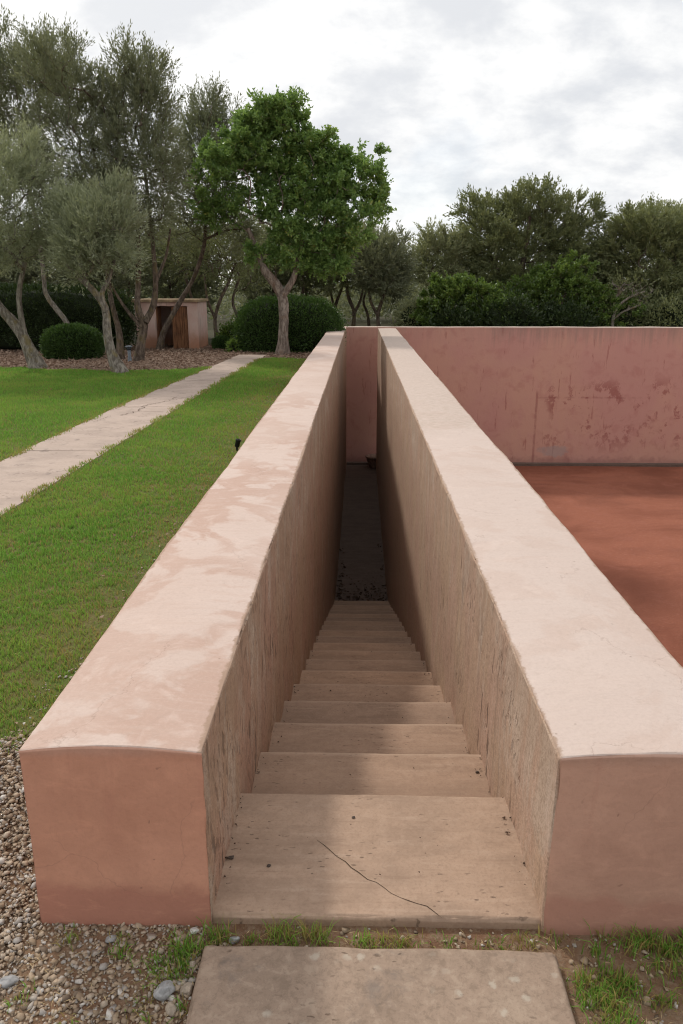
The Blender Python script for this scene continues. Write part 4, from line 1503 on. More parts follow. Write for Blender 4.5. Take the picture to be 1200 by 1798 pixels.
# ================================================================== TREES
TREES = {
    'A': (
        [[(-6.63, 16.0, -0.01, 0.192), (-6.79, 16.0, 0.46, 0.154), (-7.0, 16.0, 0.85, 0.135), (-7.23, 16.0, 1.19, 0.115), (-7.45, 16.0, 1.58, 0.086), (-7.49, 16.0, 2.28, 0.058)], [(-6.83, 16.0, 0.51, 0.096), (-6.84, 16.0, 1.02, 0.077), (-6.83, 16.0, 1.52, 0.068), (-6.66, 16.0, 2.07, 0.048)]],
        [(-6.93, 16.0, 3.13, 0.96, 0.87, 0.91), (-6.36, 16.0, 3.74, 0.57, 0.51, 0.57), (-7.68, 16.0, 3.44, 0.68, 0.61, 1.02), (-6.21, 16.0, 2.6, 0.48, 0.43, 0.62), (-7.04, 16.0, 2.28, 0.79, 0.49, 0.45)]),
    'B': (
        [[(-4.69, 15.25, -0.0, 0.173), (-4.85, 15.25, 0.37, 0.119), (-4.9, 15.25, 0.84, 0.108), (-4.93, 15.25, 1.21, 0.097), (-5.09, 15.25, 1.51, 0.086), (-5.34, 15.25, 1.77, 0.076), (-5.56, 15.25, 1.99, 0.054)], [(-4.9, 15.25, 1.13, 0.076), (-4.95, 15.25, 1.47, 0.065), (-4.8, 15.25, 1.74, 0.043), (-4.67, 15.25, 2.04, 0.043)]],
        [(-4.96, 15.25, 2.45, 0.76, 0.68, 0.76), (-5.35, 15.25, 2.85, 0.41, 0.37, 0.45), (-4.55, 15.25, 2.85, 0.41, 0.37, 0.54), (-5.21, 15.25, 2.04, 0.49, 0.41, 0.38), (-4.5, 15.25, 2.1, 0.27, 0.24, 0.38)]),
    'C': (
        [[(-5.48, 17.9, 0.01, 0.103), (-5.5, 17.9, 0.58, 0.091), (-5.56, 17.9, 1.08, 0.08), (-5.68, 17.9, 1.58, 0.068), (-5.66, 17.9, 2.24, 0.068), (-5.84, 17.9, 3.07, 0.057), (-6.19, 17.9, 3.99, 0.046)], [(-5.68, 17.9, 1.58, 0.057), (-5.52, 17.9, 2.36, 0.057), (-5.49, 17.9, 3.42, 0.046), (-5.76, 17.9, 4.55, 0.034)]],
        [(-6.25, 17.9, 5.8, 0.7, 0.63, 0.7), (-5.71, 17.9, 5.1, 0.63, 0.57, 0.82), (-6.41, 17.9, 4.77, 0.7, 0.63, 0.7), (-5.69, 17.9, 3.99, 0.63, 0.57, 0.89), (-6.47, 17.9, 3.65, 0.76, 0.68, 0.76)]),
    'D': (
        [[(-5.0, 17.6, 0.01, 0.136), (-4.92, 17.6, 0.41, 0.117), (-4.83, 17.6, 0.76, 0.117), (-4.91, 17.6, 1.15, 0.087), (-4.92, 17.6, 1.64, 0.077), (-4.83, 17.6, 2.35, 0.059), (-4.86, 17.6, 3.27, 0.039)], [(-4.78, 17.6, 0.83, 0.107), (-4.6, 17.6, 1.21, 0.087), (-4.49, 17.6, 1.7, 0.077), (-4.49, 17.6, 2.35, 0.059), (-4.54, 17.6, 3.16, 0.049), (-4.61, 17.6, 4.17, 0.039)], [(-4.86, 17.6, 0.72, 0.068), (-5.19, 17.6, 1.09, 0.049), (-5.38, 17.6, 1.39, 0.039), (-5.45, 17.6, 1.64, 0.029)], [(-4.52, 17.6, 1.64, 0.059), (-4.25, 17.6, 2.23, 0.039), (-4.09, 17.6, 2.81, 0.029)]],
        [(-4.62, 17.6, 5.62, 0.65, 0.58, 0.68), (-5.13, 17.6, 5.15, 0.5, 0.45, 0.62), (-4.3, 17.6, 5.14, 0.47, 0.43, 0.68), (-4.77, 17.6, 4.39, 0.75, 0.67, 0.75), (-4.2, 17.6, 3.94, 0.44, 0.39, 0.75), (-5.25, 17.6, 3.72, 0.62, 0.56, 0.75), (-4.57, 17.6, 3.04, 0.62, 0.56, 0.56)]),
    'E': (
        [[(-5.32, 20.75, 0.02, 0.106), (-5.18, 20.75, 0.42, 0.094), (-4.91, 20.75, 0.86, 0.082), (-4.64, 20.75, 1.29, 0.082), (-4.34, 20.75, 1.71, 0.07), (-4.11, 20.75, 2.2, 0.07), (-3.94, 20.75, 2.76, 0.059), (-3.91, 20.75, 3.83, 0.047)], [(-3.94, 20.75, 2.76, 0.047), (-3.38, 20.75, 2.96, 0.035), (-2.79, 20.75, 3.03, 0.029)]],
        [(-4.04, 20.75, 5.46, 0.53, 0.48, 0.81), (-3.49, 20.75, 5.33, 0.59, 0.53, 0.81), (-3.82, 20.75, 4.36, 0.59, 0.53, 0.88), (-4.46, 20.75, 4.36, 0.51, 0.46, 1.03), (-4.38, 20.75, 3.16, 0.59, 0.53, 0.73), (-3.16, 20.75, 2.89, 0.66, 0.48, 0.44), (-3.42, 20.75, 3.57, 0.66, 0.59, 0.73)]),
    'F': (
        [[(-7.1, 19.6, 0.16, 0.097), (-7.29, 19.6, 0.69, 0.083), (-7.58, 19.6, 1.1, 0.083), (-7.75, 19.6, 1.44, 0.069), (-7.77, 19.6, 1.91, 0.069), (-7.8, 19.6, 2.96, 0.069), (-7.89, 19.6, 3.97, 0.055), (-7.98, 19.6, 4.96, 0.042)]],
        [(-7.35, 19.6, 6.38, 0.83, 0.75, 0.69), (-8.02, 19.6, 6.27, 0.69, 0.62, 0.76), (-7.72, 19.6, 5.44, 0.83, 0.75, 0.69), (-8.75, 19.6, 5.68, 0.69, 0.62, 1.11), (-8.22, 19.6, 4.59, 0.83, 0.75, 0.69), (-7.08, 19.6, 5.79, 0.55, 0.5, 0.69)]),
    'carob': (
        [[(-1.91, 19.4, -0.04, 0.192), (-1.88, 19.4, 0.43, 0.151), (-1.86, 19.4, 0.91, 0.151), (-1.88, 19.4, 1.31, 0.165), (-2.08, 19.4, 1.68, 0.151), (-2.29, 19.4, 1.97, 0.124), (-2.43, 19.4, 2.29, 0.096), (-2.68, 19.4, 2.93, 0.069)], [(-1.89, 19.4, 1.37, 0.124), (-1.62, 19.4, 1.77, 0.096), (-1.47, 19.4, 2.29, 0.082), (-1.26, 19.4, 2.93, 0.069)]],
        [(-2.14, 19.4, 5.3, 0.47, 0.42, 0.4), (-1.56, 19.4, 5.24, 0.44, 0.4, 0.41), (-2.68, 19.4, 4.95, 0.47, 0.42, 0.47), (-1.7, 19.4, 4.77, 0.7, 0.53, 0.49), (-2.36, 19.4, 4.65, 0.7, 0.56, 0.52), (-3.15, 19.4, 4.53, 0.47, 0.42, 0.4), (-3.53, 19.4, 4.21, 0.4, 0.36, 0.4), (-2.97, 19.4, 4.11, 0.54, 0.48, 0.47), (-2.11, 19.4, 4.04, 0.65, 0.56, 0.52), (-1.31, 19.4, 4.41, 0.59, 0.53, 0.52), (-0.65, 19.4, 4.28, 0.47, 0.42, 0.4), (-0.12, 19.4, 4.34, 0.4, 0.36, 0.4), (0.27, 19.4, 4.1, 0.33, 0.3, 0.4), (-0.39, 19.4, 3.85, 0.67, 0.55, 0.51), (0.21, 19.4, 3.54, 0.44, 0.4, 0.51), (-1.19, 19.4, 3.61, 0.7, 0.61, 0.56), (-1.93, 19.4, 3.3, 0.59, 0.5, 0.47), (-0.59, 19.4, 3.17, 0.65, 0.53, 0.49), (0.08, 19.4, 2.98, 0.41, 0.37, 0.4), (-1.33, 19.4, 2.86, 0.65, 0.53, 0.49), (-0.66, 19.4, 2.6, 0.52, 0.44, 0.41), (-1.81, 19.4, 2.47, 0.54, 0.44, 0.41), (-2.5, 19.4, 2.34, 0.3, 0.27, 0.25), (-1.2, 19.4, 2.15, 0.54, 0.37, 0.34), (-0.59, 19.4, 2.15, 0.34, 0.3, 0.27), (-3.34, 19.4, 3.43, 0.51, 0.43, 0.4), (-3.73, 19.4, 3.68, 0.3, 0.27, 0.3), (-2.8, 19.4, 3.49, 0.4, 0.33, 0.3), (-0.98, 19.4, 4.17, 0.6, 0.54, 0.58), (-0.98, 19.4, 4.66, 0.47, 0.42, 0.41), (-1.89, 19.4, 5.2, 0.55, 0.44, 0.41), (-2.5, 19.4, 4.36, 0.69, 0.59, 0.55), (-1.52, 19.4, 3.93, 0.75, 0.67, 0.62)]),
    'T1': (
        [[(-4.26, 23.5, 0.05, 0.083), (-4.3, 23.5, 0.68, 0.066), (-4.1, 23.5, 1.25, 0.066), (-3.85, 23.5, 1.73, 0.05), (-3.61, 23.5, 2.28, 0.033)], [(-4.3, 23.5, 0.68, 0.05), (-4.47, 23.5, 1.25, 0.05), (-4.54, 23.5, 1.97, 0.033)]],
        [(-4.02, 23.5, 2.36, 0.75, 0.67, 0.66), (-4.68, 23.5, 2.44, 0.58, 0.52, 0.66), (-3.51, 23.5, 2.75, 0.58, 0.52, 0.66)]),
    'T2': (
        [[(-3.75, 25.0, -0.08, 0.071), (-3.82, 25.0, 0.62, 0.062), (-3.98, 25.0, 1.14, 0.053), (-3.77, 25.0, 1.82, 0.053)]],
        [(-3.58, 25.0, 2.16, 0.71, 0.64, 0.71), (-4.09, 25.0, 2.66, 0.71, 0.64, 0.71), (-3.21, 25.0, 2.82, 0.8, 0.72, 0.8)]),
    'T3': (
        [[(-5.08, 24.0, -0.02, 0.068), (-5.0, 24.0, 0.66, 0.068), (-5.1, 24.0, 1.32, 0.059), (-5.23, 24.0, 1.97, 0.051)]],
        [(-5.29, 24.0, 2.46, 0.76, 0.69, 0.76), (-5.6, 24.0, 2.94, 0.68, 0.61, 0.76), (-4.76, 24.0, 2.94, 0.59, 0.53, 0.59)]),
    'M1': (
        [[(-0.29, 27.5, 0.04, 0.097), (-0.21, 27.5, 0.71, 0.078), (-0.41, 27.5, 1.28, 0.078), (-0.45, 27.5, 1.84, 0.058)], [(-0.25, 27.5, 0.62, 0.078), (0.02, 27.5, 1.19, 0.058), (0.13, 27.5, 1.84, 0.049)]],
        [(-0.64, 27.5, 2.12, 0.78, 0.7, 0.74), (0.13, 27.5, 2.21, 0.82, 0.74, 0.88), (-0.35, 27.5, 2.76, 0.78, 0.7, 0.78), (-1.13, 27.5, 2.03, 0.68, 0.61, 0.68)]),
    'M2': (
        [[(0.68, 26.5, 0.1, 0.094), (0.59, 26.5, 0.66, 0.075), (0.73, 26.5, 1.2, 0.075), (0.97, 26.5, 1.83, 0.056)], [(0.59, 26.5, 0.66, 0.075), (0.32, 26.5, 1.2, 0.056), (0.28, 26.5, 1.83, 0.047)]],
        [(1.05, 26.5, 2.45, 0.64, 0.57, 0.75), (0.5, 26.5, 2.19, 0.79, 0.71, 0.84), (0.97, 26.5, 1.65, 0.66, 0.59, 0.56), (0.21, 26.5, 2.72, 0.67, 0.61, 0.6)]),
    'R0': (
        [[(2.56, 27.5, -0.05, 0.078), (2.59, 27.5, 0.72, 0.078), (2.43, 27.5, 1.47, 0.058), (2.44, 27.5, 2.21, 0.049)]],
        [(2.46, 27.5, 2.76, 0.54, 0.49, 0.74), (2.99, 27.5, 2.85, 0.54, 0.49, 0.58), (2.15, 27.5, 2.21, 0.43, 0.39, 0.68), (2.83, 27.5, 2.03, 0.78, 0.7, 0.78)]),
    'R1': (
        [[(5.96, 28.0, -0.07, 0.178), (5.8, 28.0, 0.89, 0.158), (5.54, 28.0, 1.85, 0.139), (5.66, 28.0, 2.96, 0.099), (5.7, 28.0, 3.87, 0.079)], [(5.8, 28.0, 0.89, 0.119), (6.42, 28.0, 1.85, 0.099), (6.82, 28.0, 2.96, 0.079)], [(5.8, 28.0, 0.89, 0.119), (4.85, 28.0, 1.85, 0.099), (4.31, 28.0, 2.96, 0.079)]],
        [(5.77, 28.0, 4.14, 0.99, 0.86, 0.79), (4.74, 28.0, 3.78, 0.99, 0.81, 0.75), (3.77, 28.0, 3.97, 0.55, 0.5, 0.55), (6.76, 28.0, 3.69, 0.95, 0.86, 0.79), (7.79, 28.0, 3.9, 0.48, 0.43, 0.48), (4.4, 28.0, 2.96, 1.19, 1.07, 0.99), (5.77, 28.0, 2.78, 1.39, 1.25, 1.19), (7.14, 28.0, 2.59, 1.19, 1.07, 1.09), (3.64, 28.0, 2.59, 0.79, 0.71, 0.99), (4.87, 28.0, 1.66, 1.19, 0.96, 0.89), (6.45, 28.0, 1.47, 1.19, 0.96, 0.89), (7.8, 28.0, 1.66, 0.89, 0.8, 0.89)]),
    'R2': (
        [[(9.72, 27.5, -0.04, 0.117), (9.68, 27.5, 0.72, 0.097), (9.37, 27.5, 1.47, 0.097), (9.12, 27.5, 2.39, 0.078)], [(9.68, 27.5, 0.72, 0.097), (9.98, 27.5, 1.47, 0.078), (10.05, 27.5, 2.57, 0.078)]],
        [(9.12, 27.5, 3.29, 0.97, 0.8, 0.74), (10.19, 27.5, 2.93, 1.07, 0.95, 0.88), (8.52, 27.5, 2.66, 0.93, 0.84, 0.88), (9.71, 27.5, 2.21, 1.17, 1.05, 0.97), (11.16, 27.5, 2.75, 1.17, 1.05, 1.17), (8.22, 27.5, 1.84, 0.88, 0.79, 0.97)]),
    'R3': (
        [[(12.32, 31.0, -0.25, 0.132), (12.09, 31.0, 1.66, 0.11), (11.7, 31.0, 3.1, 0.088)]],
        [(11.2, 31.0, 3.81, 0.88, 0.66, 0.61), (11.95, 31.0, 3.71, 0.99, 0.71, 0.66), (12.9, 31.0, 3.7, 1.1, 0.83, 0.77), (10.36, 31.0, 3.71, 0.77, 0.66, 0.61)]),
    'R4': (
        [[(13.39, 29.5, -0.15, 0.125), (13.14, 29.5, 1.66, 0.104), (12.75, 29.5, 3.03, 0.083)]],
        [(12.72, 29.5, 3.22, 1.15, 0.9, 0.83), (13.96, 29.5, 3.03, 1.25, 1.13, 1.04), (13.08, 29.5, 2.05, 1.25, 1.13, 1.04)]),
    'bare': (
        [[(8.02, 25.2, 0.1, 0.071), (7.92, 25.2, 0.59, 0.062), (8.06, 25.2, 0.97, 0.053), (8.38, 25.2, 1.28, 0.045), (8.8, 25.2, 1.45, 0.036)], [(7.92, 25.2, 0.59, 0.053), (8.25, 25.2, 0.83, 0.045), (8.75, 25.2, 1.05, 0.036)], [(7.98, 25.2, 0.79, 0.045), (7.91, 25.2, 1.14, 0.036), (8.17, 25.2, 1.57, 0.036)]],
        [(8.53, 25.2, 1.48, 0.62, 0.27, 0.25), (8.83, 25.2, 1.14, 0.5, 0.27, 0.25), (8.08, 25.2, 1.65, 0.45, 0.27, 0.25)]),
    'S1': (
        [[(2.81, 24.8, -0.06, 0.07), (2.78, 24.8, 0.63, 0.053), (2.67, 24.8, 1.14, 0.035)]],
        [(2.58, 24.8, 1.31, 0.67, 0.6, 0.63), (3.29, 24.8, 1.14, 0.79, 0.71, 0.7), (2.25, 24.8, 0.72, 0.44, 0.39, 0.53), (3.83, 24.8, 0.89, 0.7, 0.63, 0.7)]),
    'S2': (
        [[(6.38, 25.6, -0.11, 0.072), (6.32, 25.6, 0.6, 0.054), (6.45, 25.6, 1.31, 0.036)]],
        [(6.58, 25.6, 1.82, 0.81, 0.73, 0.69), (5.91, 25.6, 1.31, 0.91, 0.81, 0.81), (7.18, 25.6, 1.13, 0.81, 0.73, 0.81), (4.93, 25.6, 1.13, 0.72, 0.65, 0.72), (8.11, 25.6, 0.78, 0.91, 0.68, 0.63)]),
    'S3': (
        [[(10.14, 26.4, -0.16, 0.075), (10.05, 26.4, 0.58, 0.056), (10.06, 26.4, 1.3, 0.037)]],
        [(9.99, 26.4, 1.12, 0.93, 0.81, 0.75), (9.1, 26.4, 0.85, 0.84, 0.71, 0.65), (10.91, 26.4, 1.12, 0.93, 0.84, 0.93)]),
}


def spline(pts, step):
    """resample (x,y,z,r) control points by Catmull-Rom"""
    P = np.array(pts, dtype=float)
    P = np.vstack([2 * P[0] - P[1], P, 2 * P[-1] - P[-2]])
    outp = []
    for i in range(1, len(P) - 2):
        p0, p1, p2, p3 = P[i - 1], P[i], P[i + 1], P[i + 2]
        n = max(2, int(np.linalg.norm(p2[:3] - p1[:3]) / step))
        for k in range(n):
            t = k / n
            outp.append(0.5 * ((2 * p1) + (-p0 + p2) * t + (2 * p0 - 5 * p1 + 4 * p2 - p3) * t * t + (-p0 + 3 * p1 - 3 * p2 + p3) * t ** 3))
    outp.append(P[-2])
    A = np.array(outp)
    A[:, 3] = np.maximum(A[:, 3], 0.006)
    return A


def loft(A, k, seed, flare):
    """bark-wobbled tube along the resampled path"""
    n = len(A)
    T = np.gradient(A[:, :3], axis=0)
    T /= np.linalg.norm(T, axis=1, keepdims=True) + 1e-9
    X = np.cross(T, np.array([[0, 1.0, 0]]))
    X /= np.linalg.norm(X, axis=1, keepdims=True) + 1e-9
    Y = np.cross(T, X)
    ang = np.arange(k) * 2 * math.pi / k
    V = np.zeros((n, k, 3))
    for i in range(n):
        f = 0.74 + (0.38 * math.exp(-i * 0.5) if flare else 0)
        for j in range(k):
            dr = X[i] * math.cos(ang[j]) + Y[i] * math.sin(ang[j])
            s = fb((dr[0] * 1.2, dr[1] * 1.2, A[i, 2] * 1.1), 1.6, seed)
            s2 = fb((dr[0] * 2, dr[1] * 2, A[i, 2] * 2.2), 2.6, seed + 3)
            V[i, j] = A[i, :3] + dr * A[i, 3] * f * (1 + 0.22 * s + 0.10 * s2)
    F = []
    for i in range(n - 1):
        for j in range(k):
            F.append((i * k + j, i * k + (j + 1) % k, (i + 1) * k + (j + 1) % k, (i + 1) * k + j))
    return V.reshape(-1, 3), np.array(F)


def tree(name, label, cat, key, leafm, barkm, n_tips, n_leaf, ls, seed, group=None, shoot=(0.25, 0.50), per=12, up=0.35, outw=0.55,
         shell=0.45, droop=0.0, spread=0.55, thin=0.0042, ydep=1.0, part='crown', spray=0.55):
    rng = np.random.default_rng(seed)
    trunks, blobs = TREES[key]
    base = trunks[0][0]
    root = tag(empty(name, (base[0], base[1], GZ)), label, cat, group)
    woods = []
    npos, npar, ntr = [], [], []          # skeleton nodes
    jy = rng.normal(0, 0.10, 12)
    for ti, t in enumerate(trunks):
        t = [list(p) for p in t]
        for i, p in enumerate(t):
            if ti == 0 and i == 0:
                p[2] = GZ - 0.05
            wob = 0 if i == 0 else 1
            p[1] += wob * (rng.normal(0, 0.06) + (0.12 * i * jy[ti]))
        A = spline(t, 0.13)
        woods.append(loft(A, 12 if A[0, 3] > 0.07 else 8, seed + ti, ti == 0))
        start = int(len(A) * (0.5 if ti == 0 else 0.3))
        prev = -1
        for i in range(start, len(A), 2):
            npos.append(A[i, :3])
            npar.append(prev)
            ntr.append(True)
            prev = len(npos) - 1
    # attraction points spread through the crown
    B = np.array(blobs)
    vol = B[:, 3] * B[:, 4] * B[:, 5]
    wgt = vol ** 0.8 / (vol ** 0.8).sum()
    cnt = rng.multinomial(n_tips, wgt)
    att = []
    for b, c in zip(B, cnt):
        u = rdir(c, rng) * (rng.random(c) ** shell)[:, None]
        u = u * np.array([b[3], b[4] * ydep, b[5]]) + b[:3] + np.array([0, rng.normal(0, 0.25 * ydep), 0])
        att.append(u)
    att = np.concatenate(att)
    top = np.array(npos).mean(axis=0)
    att = att[np.argsort(np.linalg.norm(att - top, axis=1) + rng.normal(0, .25, len(att)))]
    cap = len(npos) + len(att) * 24
    NP = np.zeros((cap, 3))
    NP[:len(npos)] = npos
    PAR = list(npar)
    TRK = list(ntr)
    TIP = [False] * len(PAR)
    cntn = len(npos)
    for a in att:
        dv = NP[:cntn] - a
        cost = np.sqrt((dv * dv).sum(1)) + 0.7 * np.maximum(0, dv[:, 2])
        i = int(np.argmin(cost))
        s = NP[i]
        dist = np.linalg.norm(a - s)
        pd = (s - NP[PAR[i]]) if PAR[i] >= 0 else np.array([0, 0, 0.2])
        pd = pd / (np.linalg.norm(pd) + 1e-9)
        ctrl = s + pd * dist * 0.35 + np.array([0, 0, 0.10 * dist]) + rng.normal(0, 0.07, 3) * dist
        m = int(min(20, max(1, round(dist / 0.16))))
        prev = i
        for k in range(1, m + 1):
            t = k / m
            NP[cntn] = (1 - t) ** 2 * s + 2 * t * (1 - t) * ctrl + t * t * a + (rng.normal(0, 0.012, 3) if k < m else 0)
            PAR.append(prev)
            TRK.append(False)
            TIP.append(k == m)
            prev = cntn
            cntn += 1
    NP = NP[:cntn]
    PAR = np.array(PAR)
    TRK = np.array(TRK)
    TIP = np.array(TIP)
    R = np.zeros(cntn)
    acc = np.zeros(cntn)
    for i in range(cntn - 1, -1, -1):
        R[i] = max(thin, acc[i] ** (1 / 2.5)) if acc[i] > 0 else thin
        if PAR[i] >= 0:
            acc[PAR[i]] += R[i] ** 2.5
    R = np.minimum(R, 0.075)
    ch = np.where((PAR >= 0) & ~TRK)[0]
    thick = ch[R[ch] > 0.016]
    fine = ch[R[ch] <= 0.016]
    for sel, k in ((thick, 6), (fine, 3)):
        if len(sel):
            pr = PAR[sel]
            woods.append(tubes(NP[pr], NP[sel], np.minimum(R[pr], R[sel] * 1.4), R[sel], k))
    V, F = join(woods)
    np_obj('trunk', V, F, barkm, root, (base[0], base[1], GZ), None, True)
    # leafy shoots
    cand = np.where(~TRK & (R < 0.016))[0]
    w = np.where(TIP[cand], 4.0, 1.0)
    ns = max(1, n_leaf // per)
    pick = rng.choice(cand, ns, p=w / w.sum())
    bd = NP[pick] - NP[PAR[pick]]
    bd /= np.linalg.norm(bd, axis=1, keepdims=True) + 1e-9
    cen = (B[:, :3] * wgt[:, None]).sum(0)
    ow = NP[pick] - cen
    ow /= np.linalg.norm(ow, axis=1, keepdims=True) + 1e-9
    SD = 0.6 * bd + outw * ow + np.array([0, 0, up - droop]) + spread * rdir(ns, rng)
    SD /= np.linalg.norm(SD, axis=1, keepdims=True)
    SL = rng.uniform(shoot[0], shoot[1], ns)
    SP = NP[pick] + rng.normal(0, 0.03, (ns, 3))
    t = rng.uniform(0.05, 1.0, (ns, per))
    LP = SP[:, None, :] + SD[:, None, :] * (SL[:, None] * t)[:, :, None] + rng.normal(0, 0.012, (ns, per, 3))
    LD = SD[:, None, :] + spray * rdir(ns * per, rng).reshape(ns, per, 3)
    V, F = leaves(LP.reshape(-1, 3), LD.reshape(-1, 3), ls[0], ls[1], rng)
    ctint = np.repeat(rng.random(ns), per)
    tint = np.clip(0.62 * ctint + 0.38 * rng.random(ns * per), 0, 1)
    np_obj(part, V, F, leafm, root, (cen[0], cen[1], cen[2]), {'tint': np.repeat(tint, 4)})
    return root


GO = 'olive trees in the mulch bed'
tree('olive_tree', 'grey olive at the left edge with thick trunk leaning left', 'tree', 'A', 'silver_olive_leaf', 'grey_bark', 520, 42000, (0.072, 0.017), 101, GO)
tree('olive_tree', 'small silvery olive with curved pale trunk on the lawn edge', 'tree', 'B', 'silver_olive_leaf', 'grey_bark', 420, 36000, (0.074, 0.018), 102, GO, up=0.75, shell=0.6)
tree('olive_tree', 'slim olive rising behind the curved pale trunk', 'tree', 'C', 'olive_leaf', 'brown_bark', 480, 32000, (0.080, 0.019), 103, GO, up=0.6)
tree('olive_tree', 'tall forked olive with mossy trunk before the shed', 'tree', 'D', 'olive_leaf', 'brown_bark', 720, 46000, (0.080, 0.019), 104, GO, up=0.6)
tree('olive_tree', 'olive leaning right across the shed doorway', 'tree', 'E', 'olive_leaf', 'brown_bark', 640, 42000, (0.080, 0.020), 105, GO, up=0.55)
tree('olive_tree', 'tall dark olive leaning up to the top left corner', 'tree', 'F', 'olive_leaf', 'grey_bark', 640, 44000, (0.080, 0.020), 106, GO, up=0.5)
tree('carob_tree', 'bright green carob with rounded leafy crown at the path end', 'tree', 'carob', 'carob_leaf', 'carob_bark', 820, 115000, (0.078, 0.043), 107,
     None, shoot=(0.10, 0.30), per=16, up=0.35, outw=0.5, shell=0.45, spread=0.7, spray=0.95)
GT = 'thin trees in the far thicket'
tree('thicket_tree', 'thin forked bare tree just right of the shed', 'tree', 'T1', 'wild_olive_leaf', 'brown_bark', 330, 9000, (0.085, 0.022), 111, GT)
tree('thicket_tree', 'thin dark tree left of the carob trunk', 'tree', 'T2', 'wild_olive_leaf', 'brown_bark', 330, 10000, (0.085, 0.022), 112, GT)
tree('thicket_tree', 'thin tree rising behind the pink shed roof', 'tree', 'T3', 'wild_olive_leaf', 'brown_bark', 330, 10000, (0.085, 0.022), 113, GT)
GB = 'wild olives beyond the far wall'
tree('wild_olive', 'wild olive half hidden by the right side of carob', 'tree', 'M1', 'wild_olive_leaf', 'brown_bark', 420, 26000, (0.10, 0.028), 114, GB)
tree('wild_olive', 'round wild olive just right of the carob crown', 'tree', 'M2', 'olive_leaf', 'brown_bark', 420, 26000, (0.10, 0.028), 115, GB)
tree('wild_olive', 'small pale wild olive left of the big tree group', 'tree', 'R0', 'pale_olive_leaf', 'brown_bark', 300, 18000, (0.10, 0.028), 116, GB, up=.6)
tree('wild_olive', 'broadest wild olive crown above the far rose wall', 'tree', 'R1', 'wild_olive_leaf', 'brown_bark', 1150, 110000, (0.11, 0.034), 117, GB)
tree('wild_olive', 'dense wild olive right of the broadest crown', 'tree', 'R2', 'wild_olive_leaf', 'brown_bark', 800, 64000, (0.11, 0.032), 118, GB)
tree('wild_olive', 'distant green tree top at the right edge', 'tree', 'R3', 'pale_olive_leaf', 'brown_bark', 360, 26000, (0.12, 0.036), 119, GB)
tree('wild_olive', 'wild olive at the far right edge behind the wall', 'tree', 'R4', 'wild_olive_leaf', 'brown_bark', 320, 20000, (0.12, 0.036), 120, GB)
tree('bare_shrub', 'spreading bare grey shrub above the far wall', 'shrub', 'bare', 'wild_olive_leaf', 'grey_bark', 140, 600, (0.08, 0.022), 121, None, thin=0.008)
tree('lentisk_shrub', 'glossy bright green shrub above the far wall', 'shrub', 'S1', 'lentisk_leaf', 'brown_bark', 300, 34000, (0.095, 0.052), 122, None, shoot=(0.1, 0.25), per=12, up=.4, spray=1.0)
tree('lentisk_shrub', 'dark green shrub in the middle below broadest wild olive', 'shrub', 'S2', 'lentisk_leaf', 'brown_bark', 420, 34000, (0.085, 0.045), 123, None, shoot=(0.1, 0.25), per=12, up=.4, spray=1.0)
tree('lentisk_shrub', 'low dark shrub above the wall near the right edge', 'shrub', 'S3', 'wild_olive_leaf', 'brown_bark', 300, 22000, (0.09, 0.04), 124, None, shoot=(0.1, 0.25), per=12, up=.4, spray=1.0)

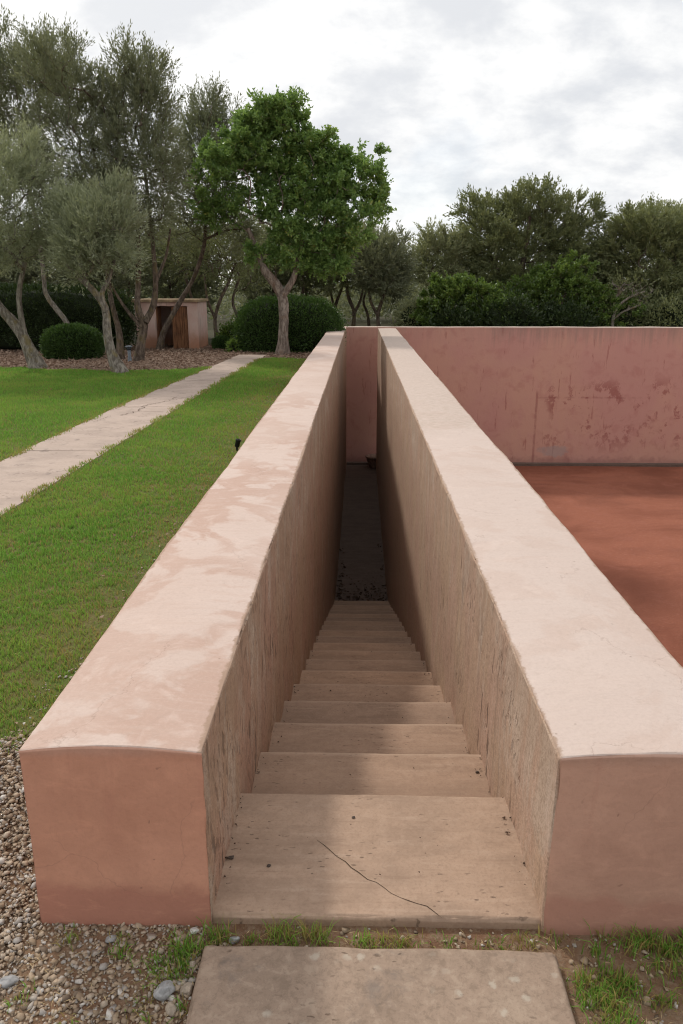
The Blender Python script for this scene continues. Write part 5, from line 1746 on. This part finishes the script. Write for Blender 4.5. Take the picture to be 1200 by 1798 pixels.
SCREEN = ['wild olive behind the dark hedge at the left edge', 'wild olive rising behind the middle of the dark hedge', 'wild olive behind the dark hedge left of the shed', 'wild olive right behind the shed roof', 'wild olive behind the domed bush', 'wild olive above the hedge between two leaning trunks']
for i, (src, ddx, ddy, sc) in enumerate((('M1', -11.2, -3.2, 1.05), ('M2', -9.8, -2.2, 1.0), ('M1', -7.3, -2.6, 0.95), ('M2', -6.4, -0.8, 1.0), ('M1', -2.6, 0.5, 0.95), ('M2', -12.2, -1.0, 1.2))):
    tk, bl = TREES[src]
    TREES['X'] = ([[(x + ddx, y + ddy, z * sc, r) for x, y, z, r in t] for t in tk],
                  [(x + ddx, y + ddy, z * sc - 0.25, a * 1.25, b * 1.2, c * 1.2) for x, y, z, a, b, c in bl])
    tree('wild_olive', SCREEN[i], 'tree', 'X', 'olive_leaf', 'brown_bark', 300, 19000, (0.11, 0.032), 170 + i, 'wild olives behind the hedge')
r4 = random.Random(9)
THICK = ['thin tree in the thicket glimpsed above the shed roof', 'thin tree in the thicket behind the dark hedge', 'thin tree in the thicket behind the right of carob crown',
         'thin tree in the thicket glimpsed just left of carob trunk', 'thin tree in the thicket behind the domed bush', 'thin tree in the thicket left of the shed roof',
         'thin stem farthest back between carob and far wall', 'thin stem above the left end of the far wall']
for i, (src, ddx, ddy) in enumerate((('T1', -2.6, 4.0), ('T2', -5.2, 3.2), ('T3', 3.2, 4.5), ('T1', 1.7, 3.4), ('T2', 1.9, 2.6), ('T3', -4.6, 3.0), ('T1', 3.4, 5.2), ('T2', 4.1, 4.2))):
    sc = r4.uniform(0.95, 1.2)
    tk, bl = TREES[src]
    TREES['X'] = ([[(x + ddx, y + ddy, z * sc, r * 1.1) for x, y, z, r in t] for t in tk],
                  [(x + ddx, y + ddy, z * sc, a * 1.15, b * 1.15, c * 1.1) for x, y, z, a, b, c in bl])
    tree('thicket_tree', THICK[i], 'tree', 'X', 'wild_olive_leaf', 'brown_bark', 260, 8000, (0.10, 0.028), 140 + i, 'thin trees deep in the thicket')
# the wood behind everything, one far mass
rng = np.random.default_rng(55)
n = 120000
nb = 210
bx = rng.uniform(-42, 46, nb)
by = rng.uniform(33, 50, nb)
br = rng.uniform(1.7, 3.3, nb)
bz = rng.uniform(0.2, 1.0, nb) + 0.014 * (by - 33)
w = rng.integers(0, nb, n)
u = rdir(n, rng) * (rng.random(n) ** 0.33)[:, None]
u[:, 2] = np.abs(u[:, 2])
P = np.stack([bx[w] + u[:, 0] * br[w] * 1.3, by[w] + u[:, 1] * br[w], bz[w] * 0.4 + u[:, 2] * br[w] * 1.15], 1)
D = u + rdir(n, rng) * .8 + np.array([0, 0, .3])
V, F = leaves(P, D, 0.26, 0.10, rng)
tag(np_obj('woodland', V, F, 'olive_leaf', None, (0, 40, 0), {'tint': np.repeat(rng.random(n), 4)}), 'far low woodland closing the view behind the trees', 'woodland', kind='stuff')
